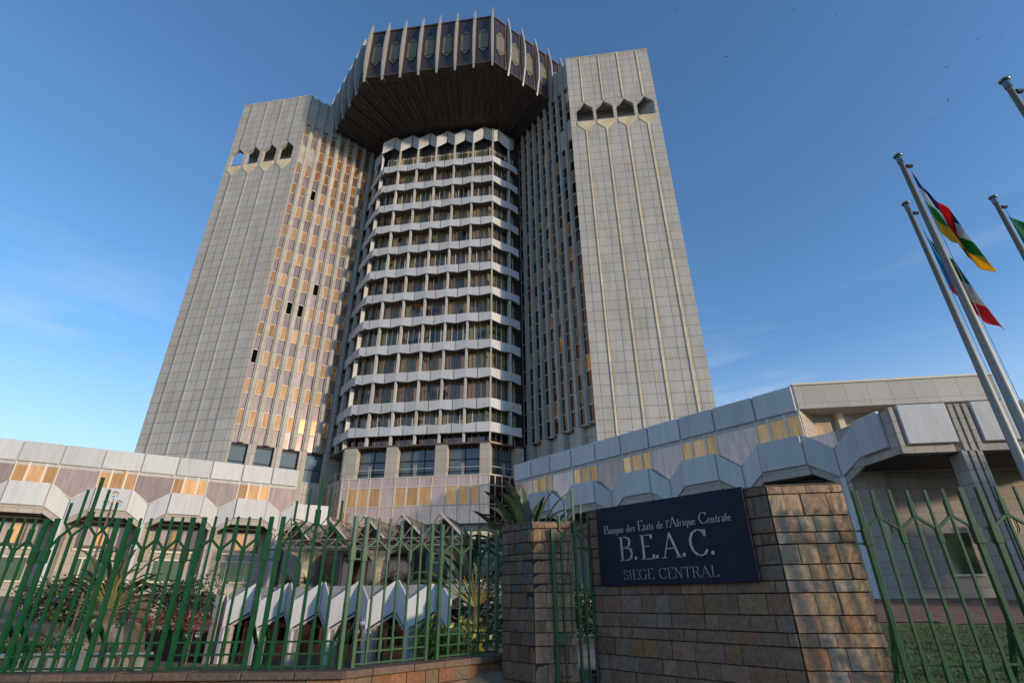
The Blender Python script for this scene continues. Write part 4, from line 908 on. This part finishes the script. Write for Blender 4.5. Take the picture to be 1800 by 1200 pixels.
# ------------------------------------------------------------------ flagpoles and flags
def azd(az,D): return (D*math.sin(R(az)),D*math.cos(R(az)))
poles=[(45.45,14.3,11.97,'nearest tall flagpole, carrying the drooping flag of blue, white, green and yellow stripes'),(44.45,16.6,11.95,'slightly more distant flagpole left of the nearest one, carrying the green, blue and red flag'),
       (54.85,13.6,11.97,'flagpole whose top enters the picture at the upper right corner'),(50.3,18.2,11.95,'flagpole at the right edge of the picture below the topmost pole')]
pxy=[]
for az_,D,H,lab in poles:
    x,y=azd(az_,D); pxy.append((x,y,H)); r0=root('flagpole',(x,y,ground(x,y)),lab,'flagpole','tall aluminium flagpoles')
    MB().tube([(x,y,ground(x,y)-.1),(x,y,ground(x,y)+4),(x,y,H-.25)],[.115,.10,.055],16).build('pole',M['poleM'],r0,smooth=True)
    MB().tube([(x,y,H-.3),(x,y,H-.12)],.07,16).build('truck',M['chrome'],r0)
    MB().ball((x,y,H-.07),.11,16,8,.55).build('finial_cap',M['chrome'],r0,smooth=True)
    MB().tube([(x+.1,y,H-.42),(x+.24,y,H-.42)],.05,10).build('pulley',M['dark'],r0)
    MB().tube([(x+.19,y,H-.42),(x+.15,y-.03,1.5)],.008,5).build('halyard',M['post'],r0)
def flagmat(name,stripes,extra=None):
    m=bpy.data.materials.new(name); m.use_nodes=True; n=m.node_tree; b=n.nodes['Principled BSDF']; N=n.nodes.new; K2=n.links.new
    a=N('ShaderNodeAttribute'); a.attribute_name='tone'; K2(a.outputs['Color'],b.inputs[0]); b.inputs['Roughness'].default_value=.7
    tr=N('ShaderNodeBsdfTranslucent'); K2(a.outputs['Color'],tr.inputs[0]); mx=N('ShaderNodeMixShader'); mx.inputs[0].default_value=.5
    K2(b.outputs[0],mx.inputs[1]); K2(tr.outputs[0],mx.inputs[2]); K2(mx.outputs[0],n.nodes['Material Output'].inputs[0]); return m
M['flag']=flagmat('flag_cloth',None)
def flag(idx,label,zt,height,fly,colf,droop,spread,wav,seed,dirx=(.93,-.36)):
    x,y,H=pxy[idx]; rd=random.Random(seed); nu,nv=46,28
    b=MB(); pts={}
    for j in range(nv+1):
        for i in range(nu+1):
            u=i/nu; v=j/nv           # u along the fly, v up the hoist
            s=u*fly; out=spread*s*(1-.12*v); drop=droop*s*(1.02+.28*v)
            fold=wav*math.sin(u*9+v*4.2+seed)*min(1,u*3)*(.5+u)+.4*wav*math.sin(u*21+v*8+seed*2)*min(1,u*3)
            px=x+.16+out*dirx[0]-fold*dirx[1]*1.0; py=y+out*dirx[1]+fold*dirx[0]; pz=zt-height*(1-v)*(1-.2*u)-drop+.15*fold
            pts[i,j]=len(b.v); b.v.append(Vector((px,py,pz)))
    for j in range(nv):
        for i in range(nu):
            b.f.append([pts[i,j],pts[i+1,j],pts[i+1,j+1],pts[i,j+1]]); b.c.append(colf((i+.5)/nu,(j+.5)/nv)); b.mi.append(0)
    o=b.build('flag',M['flag'],None,smooth=True,uv=False); sm=o.modifiers.new('thickness','SOLIDIFY'); sm.thickness=.006
    tagp(o,label,'flag','flags hanging from the poles')
    return o
def car(u,v):
    if .46<u<.62: return (.7,.03,.03)
    if v>.75: return (.02,.05,.22)
    if v>.5: return (.85,.87,.87)
    if v>.25: return (.02,.34,.05)
    return (.9,.6,.03)
def gq(u,v):
    if u<.33 and abs(v-.5)<.5*(1-u/.33): return (.02,.30,.62)
    return (.02,.26,.10) if v>.66 else ((.85,.85,.82) if v>.33 else (.85,.05,.07))
def gr(u,v): return (.01,.22,.08) if v>.4 else (.6,.5,.03)
flag(0,'drooping flag with blue, white, green and yellow bands and a red stripe',11.35,1.9,2.2,car,.80,.26,.10,1.3)
flag(1,'drooping flag of green, white and red with a light blue triangle',10.9,2.0,2.4,gq,.74,.26,.12,2.1)
flag(2,'green flag hanging from the topmost flagpole at the picture edge',11.3,2.0,2.2,gr,.55,.42,.09,.4)
flag(3,'green flag cut by the right edge of the picture',11.2,2.0,2.6,gr,.5,.62,.10,3.0)
# ------------------------------------------------------------------ lamps with clear globes
gl=bpy.data.materials.new('clear_globe'); gl.use_nodes=True; g_=gl.node_tree.nodes['Principled BSDF']; g_.inputs['Base Color'].default_value=(.9,.9,.88,1); g_.inputs['Transmission Weight'].default_value=.85; g_.inputs['Roughness'].default_value=.12; g_.inputs['IOR'].default_value=1.2
for (x,y,zb,zt,lab,pm_) in ((-19.6,26,0,5.95,'tall thin lamp post with clear globes above the left garden','weathered'),(-17.2,31.5,-2.4,.05,'short lamp with clear globes at the left corner of the pavilion','w'),(-8.0,31.0,-2.4,.15,'lamp with clear globes in front of the pavilion doors','w')):
    l0=root('garden_lamp',(x,y,zb),lab,'lamp','globe lamps in the garden')
    MB().tube([(x,y,zb),(x,y,zt)],.05,8).build('lamp_post',M['bark'],l0)
    for dx,dy,dz in ((-.32,0,-.05),(.32,0,-.05),(0,.0,.38)):
        b=MB(); b.tube([(x,y,zt-.35),(x+dx*.7,y,zt-.42),(x+dx,y,zt+dz-.2)],.02,6); b.build('lamp_arm',M['bark'],l0)
        MB().ball((x+dx,y+dy,zt+dz),.16,14,10).build('globe',gl,l0,smooth=True)
# ------------------------------------------------------------------ plants
def blade(b,base,dirv,L,W,droop,rd,fold=.25,n=9,tone=(.05,.09,.02),tip=.12):
    base=Vector(base); d=Vector(dirv).normalized(); side=d.cross(Vector((0,0,1))); 
    if side.length<.05: side=Vector((1,0,0))
    side.normalize(); p=base.copy(); i0=len(b.v); f=rd.uniform(.75,1.25)
    tw=rd.uniform(-.5,.5); side=(side*math.cos(tw)+d.cross(side)*math.sin(tw)).normalized()
    for i in range(n+1):
        s=i/n; wd=W*max(.02,(math.sin(math.pi*min(1,(s*.93+.07)))**.55)); nn=side.cross(d).normalized()
        jag=1+rd.uniform(-.28,.12)
        b.v+= [p-side*wd/2*jag+nn*fold*wd*.5, p.copy(), p+side*wd/2*jag+nn*fold*wd*.5]
        d=(d+Vector((0,0,-droop/n))*(1+s)).normalized(); p=p+d*(L/n)
    for i in range(n):
        a=i0+3*i; tt=tuple(c*f for c in tone)
        b.f+=[[a,a+1,a+4,a+3],[a+1,a+2,a+5,a+4]]; b.c+=[tt,tuple(c*1.12 for c in tt)]; b.mi+=[0,0]
def ravenala(x,y,z,lab,h,nl,L,rd,spread=60,trunk=.12,face=0,tone=(.06,.10,.03),ring=False):
    r0=root('fan_palm_plant',(x,y,z),lab,'palm','broad leaved palms behind the fence')
    MB().tube([(x,y,z-.2),(x+.03,y,z+h*.5),(x,y,z+h)],[trunk,trunk*.85,trunk*.7],10).build('trunk',M['bark'],r0,smooth=True)
    b=MB(); st=MB(); st.col=(.20,.17,.05)
    for i in range(nl):
        a=R(90+spread*(i/(nl-1)*2-1))+rd.uniform(-.05,.05); ax=(math.cos(face),math.sin(face))
        if ring: q=rd.uniform(0,6.28); ax=(math.cos(q),math.sin(q)); a=R(rd.uniform(35,85))
        d=Vector((math.cos(a)*ax[0],math.cos(a)*ax[1]+rd.uniform(-.15,.15),math.sin(a))); ls=L*rd.uniform(.35,.5)
        p0=Vector((x,y,z+h)); p1=p0+d.normalized()*ls
        st.tube([p0,p0+d.normalized()*ls*.5,p1],[.03,.022,.015],5)
        blade(b,p1,d,L*rd.uniform(.5,.72),L*rd.uniform(.12,.19),rd.uniform(.3,1.5),rd,tone=tone if rd.random()>.18 else (.20,.13,.05),n=13)
    st.build('leaf_stalk',M['leaf'],r0); b.build('leaf',M['leaf'],r0)
    return r0
rd=random.Random(11)
ravenala(.4,15.3,1.0,'tall broad leaved palm rising behind the stone pier',1.15,24,2.2,rd,60,.14,.1,tone=(.055,.08,.035))
ravenala(-1.1,15.8,.4,'leaning lower palm with drooping leaves left of the stone pier',1.0,16,1.9,rd,60,.12,.3,tone=(.05,.085,.03))
ravenala(-13.6,19.4,.2,'traveller palm with orange leaf sheaths in the left garden',1.2,18,2.0,rd,56,.14,.1,tone=(.055,.08,.035))
ravenala(-15.2,21.4,.2,'second dusty palm partly hidden behind the traveller palm',1.0,16,1.9,rd,80,.12,.6,tone=(.08,.095,.05))
def shrub(x,y,z,rx,ry,rz,n,tone,lab,cat,rd,size=.12,name='leafy_shrub',flower=None):
    r0=root(name,(x,y,z),lab,cat,'shrubs and hedges behind the fence')
    b=MB()
    cl=[(rd.uniform(-.7,.7),rd.uniform(-.7,.7),rd.uniform(.2,.9),rd.uniform(.25,.5)) for _ in range(12)]
    for i in range(n):
        c=rd.choice(cl); v=Vector((rd.gauss(0,1),rd.gauss(0,1),rd.gauss(0,1))); v=v.normalized()*c[3]*rd.uniform(.6,1.1)
        p=Vector((x+(c[0]+v.x)*rx,y+(c[1]+v.y)*ry,z+max(.02,(c[2]*.85+v.z*.8))*rz))
        d=Vector((rd.uniform(-1,1),rd.uniform(-1,1),rd.uniform(-.3,1))).normalized(); s_=d.cross(Vector((rd.uniform(-1,1),rd.uniform(-1,1),rd.uniform(-1,1)))).normalized()
        l=size*rd.uniform(.6,1.3); f=rd.uniform(.6,1.4)
        b.col=tuple(q*f for q in tone) if not (flower and rd.random()<.06) else flower
        b.add([p,p+d*l*.5+s_*l*.28,p+d*l,p+d*l*.5-s_*l*.28],[(0,1,2,3)])
    b.build('foliage',M['leaf'],r0,uv=False)
    st=MB()
    for i in range(7): st.tube([(x+rd.uniform(-.1,.1),y,z-.1),(x+rd.uniform(-.6,.6)*rx,y+rd.uniform(-.6,.6)*ry,z+rz*.75)],[.02,.008],4)
    st.build('stem',M['bark'],r0,uv=False)
    return r0
NS=1.8
sh=[(-20.5,27,.5,3.0,1.0,2.0,1500,(.05,.075,.03),'dark dusty shrubs between the lamp post and the palms','shrub',.2),
(-14.2,17.2,.1,1.6,.7,.75,1500,(.10,.12,.04),'clipped yellow-green hedge at the far left behind the fence','hedge',.1),
(-24,33,1.0,2.6,1.0,1.9,1100,(.045,.07,.03),'dark shrub in front of the left annex wall','shrub',.22),
(-19.5,35,.6,2.6,1.0,2.3,1100,(.04,.065,.03),'dark flowering shrub at the right end of the left garden','shrub',.22),
(-1.6,14.6,-.1,.9,.7,1.4,1000,(.17,.19,.03),'bright yellow-green croton bush beside the stone pier','shrub',.17),
(-1.0,17.8,.2,1.0,.8,2.6,900,(.045,.07,.035),'tall dark shrub just behind the right end of the fence','shrub',.16),
(-17.5,30,.1,2.2,.8,1.1,900,(.16,.055,.03),'low reddish-brown shrub bed in front of the dark flowering shrub','shrub',.14),
(1.9,16.5,.3,.8,.8,1.6,700,(.05,.08,.03),'small shrub seen through the narrow gate','shrub',.14)]
for i,a in enumerate(sh): shrub(*a[:3],*a[3:6],int(a[6]*NS),a[7],a[8],a[9],rd,size=a[10],flower=(.35,.32,.28) if i in (0,3,5) else None)
def cycad(x,y,z,lab,n,L,tone=(.035,.06,.025)):
    r0=root('cycad_plant',(x,y,z),lab,'plant','feathery plants on the terrace'); b=MB()
    for i in range(n):
        a=rd.uniform(0,6.28); e=R(rd.uniform(15,75)); d=Vector((math.cos(a)*math.cos(e),math.sin(a)*math.cos(e),math.sin(e)))
        p=Vector((x,y,z+.35)); b.col=tuple(q*rd.uniform(.7,1.3) for q in tone)
        dd=d.copy()
        for s in range(10):
            q=p+dd*L/10; sd_=dd.cross(Vector((0,0,1))).normalized()
            for g2 in (-1,1):
                w_=.28*L*(1-s/11)*.8; b.add([p,p+sd_*g2*w_+dd*.1+Vector((0,0,-.04)),p+sd_*g2*w_*.95+dd*.15+Vector((0,0,-.04)),p+dd*.06],[(0,1,2,3)])
            p=q; dd=(dd+Vector((0,0,-.16))).normalized()
    b.build('frond',M['leaf'],r0,uv=False); MB().tube([(x,y,z-.05),(x,y,z+.4)],.13,8).build('trunk',M['bark'],r0)
for i,(t,L_) in enumerate(((2.2,1.3),(4.0,1.2),(6.2,1.0),(11.5,1.4),(13.3,1.2),(16,1.5),(18.4,1.6))):
    p=PAV.p(t,-3.6-.3*(i%2),2.4); 
    cycad(p.x,p.y,p.z,['feathery cycad at the left end of the terrace edge','second feathery cycad from the left on the terrace edge','small cycad left of the entrance porch on the terrace','dark cycad right of the entrance porch on the terrace','low cycad between two larger ones on the terrace','dark spreading cycad before the right doors on the terrace','feathery cycad at the right end of the terrace edge'][i],26,L_)
# ------------------------------------------------------------------ ground details seen through the fence
bw=root('breeze_block_screen',(-12.5,14.3,0),'low grey concrete screen with dark slots at the far left behind the fence','wall')
FZ=FR((-17,14.2),1.0)
MB().box(FZ,0,8.2,-.25,0,-.2,.12).box(FZ,0,8.2,-.25,0,.42,.5).build('screen_wall',M['pillar'],bw)
for i in range(24): MB().box(FZ,.1+i*.34,.24+i*.34,-.2,-.02,.12,.42).build('baluster',M['pillar'],bw)
lawn=MB()
for j in range(24):
    for i in range(40): pass
def patch(name,m,pts,dz):
    # triangulated fan over the terrain, fine enough to follow it
    b=MB(); xs=[p[0] for p in pts]; ys=[p[1] for p in pts]
    x0,x1,y0,y1=min(xs),max(xs),min(ys),max(ys); st=.5; nx=int((x1-x0)/st)+1; ny=int((y1-y0)/st)+1
    def inside(x,y):
        c=False; n=len(pts); j=n-1
        for i in range(n):
            if (pts[i][1]>y)!=(pts[j][1]>y) and x<(pts[j][0]-pts[i][0])*(y-pts[i][1])/(pts[j][1]-pts[i][1])+pts[i][0]: c=not c
            j=i
        return c
    idx={}
    def vid(i,j):
        if (i,j) not in idx: idx[i,j]=len(b.v); x=x0+i*st; y=y0+j*st; b.v.append(Vector((x,y,ground(x,y)+dz)))
        return idx[i,j]
    for j in range(ny):
        for i in range(nx):
            if inside(x0+(i+.5)*st,y0+(j+.5)*st): b.f.append([vid(i,j),vid(i+1,j),vid(i+1,j+1),vid(i,j+1)]); b.c.append(None); b.mi.append(0)
    b.build(name,m,kind='structure',smooth=True)
patch('brick_path',M['paving'],[(5,20.5),(10,18.5),(14,17.8),(22,17.2),(30,18),(36,26),(14,29),(3,34)],.03)
patch('lawn',M['grass'],[(4.6,9.2),(26,9.2),(30,17),(22,16.8),(14,17.3),(10.5,17.8),(5,19.8)],.05)
patch('garden_path',M['court'],[(.2,11.5),(2.6,12),(4.6,20),(3,34),(-.5,34),(.2,20)],.03)
gb=MB()
for i in range(9000):
    x=rd.uniform(5,17); y=rd.uniform(9.4,17); z=ground(x,y)+.05; a=rd.uniform(0,6.28); h=rd.uniform(.03,.075); f=rd.uniform(.6,1.4); gb.col=(.09*f,.13*f,.03*f)
    dx,dy=math.cos(a)*.012,math.sin(a)*.012; gb.add([(x-dx,y-dy,z),(x+dx,y+dy,z),(x+dy*3,y-dx*3,z+h)],[(0,1,2)])
o=gb.build('grass_blades',M['leaf'],uv=False); tagp(o,'short mown grass growing on the lawn behind the right fence','grass',kind='stuff')
# ------------------------------------------------------------------ distant birds circling
bm=mat('bird_plumage',(.02,.02,.022),.8)
b=MB(); 
b.add([(0,-.22,0),(.06,0,.03),(0,.25,0),(-.06,0,.03),(0,0,-.06)],[(0,1,4),(1,2,4),(2,3,4),(3,0,4),(0,3,1),(1,3,2)])
b.add([(.04,-.08,.02),(.35,.02,.16),(.62,-.1,.05),(.3,.14,.12),(.04,.1,.02)],[(0,1,3,4),(1,2,3)])
b.add([(-.04,-.08,.02),(-.35,.02,.16),(-.62,-.1,.05),(-.3,.14,.12),(-.04,.1,.02)],[(0,4,3,1),(1,3,2)])
bird=b.build('flying_bird',bm); 
spec=[(1187,18,70),(1276,100,62),(1222,22,110),(1247,10,110),(1060,72,95),(1063,15,120),(1042,37,140),(1139,15,120),(1210,86,180),(1240,125,180),(1361,160,160),(1380,352,110),(1362,270,150),(1498,262,170),(1480,402,170),(1535,330,110),(1636,208,90),(1664,118,80),(1640,97,130),(1666,176,90),(1614,152,170),(1718,70,130),(1760,60,130),(1440,20,120),(1470,28,120),(1500,60,170),(1560,45,150),(1420,45,170),(1772,230,90),(1770,505,120),(1765,535,130),(1715,392,110),(1712,357,150),(1510,245,160),(1580,520,190),(407,112,150),(345,30,120),(1208,196,190),(1277,330,190),(1258,308,190),(1240,440,190),(1375,40,110),(1395,18,110),(1590,15,120)]
spec+= [(1330+rd.uniform(0,440),rd.uniform(2,90),rd.uniform(130,220)) for _ in range(26)]
for i,(px,py,D) in enumerate(spec):
    u=(px-900)/907; v=-(py-600)/907; d=(cF+r2*u+u2*v).normalized()
    o=bird if i==0 else bird.copy()
    if i: COL.objects.link(o)
    o.location=Vector((0,0,EYE))+d*D; s=rd.uniform(.28,.5); o.scale=(s,s,s); o.rotation_euler=(rd.uniform(-.5,.5),rd.uniform(-.6,.6),rd.uniform(0,6.28))
    tagp(o,'tiny dark bird flying high in the blue sky','bird','birds circling over the building')

# ------------------------------------------------------------------ unseen trees added right of the picture to cast shade
def added_shade_tree(x,y,h,r,lab,rd):
    z=ground(x,y); r0=root('added_shade_tree',(x,y,z),lab,'tree','unseen trees added to cast shade')
    MB().tube([(x,y,z-.2),(x+.1,y,z+h*.3),(x,y+.2,z+h*.55)],[.28,.2,.12],9).build('trunk',M['bark'],r0,smooth=True)
    lb=MB(); b=MB(); cl=[]
    for i in range(26):
        a=rd.uniform(0,6.28); q=rd.uniform(0,1)**.5*r; zz=z+h*rd.uniform(.35,.95); cl.append((x+math.cos(a)*q,y+math.sin(a)*q,zz,rd.uniform(.18,.34)*r))
        lb.tube([(x,y+.1,z+h*.4),(x+math.cos(a)*q*.5,y+math.sin(a)*q*.5,(z+h*.45+zz)/2),(cl[-1][0],cl[-1][1],zz)],[.07,.04,.015],5)
    lb.build('limb',M['bark'],r0,uv=False)
    for i in range(9000):
        c=rd.choice(cl); v=Vector((rd.gauss(0,1),rd.gauss(0,1),rd.gauss(0,.8))).normalized()*c[3]*rd.uniform(.4,1.1); p=Vector(c[:3])+v
        d=Vector((rd.uniform(-1,1),rd.uniform(-1,1),rd.uniform(-1,1))).normalized(); s_=d.cross(Vector((rd.uniform(-1,1),rd.uniform(-1,1),rd.uniform(-1,1)))).normalized(); l=.34*rd.uniform(.6,1.3)
        b.col=tuple(k_*rd.uniform(.7,1.3) for k_ in (.05,.08,.025)); b.add([p,p+d*l*.5+s_*l*.3,p+d*l,p+d*l*.5-s_*l*.3],[(0,1,2,3)])
    b.build('crown',M['leaf'],r0,uv=False)
added_shade_tree(36.5,15,9.0,4.5,'broad unseen tree added beyond the right edge to shade the porch and lawn',rd)
added_shade_tree(30.5,19.5,7.8,4.3,'smaller unseen tree added beyond the right edge to shade the porch wall',rd)
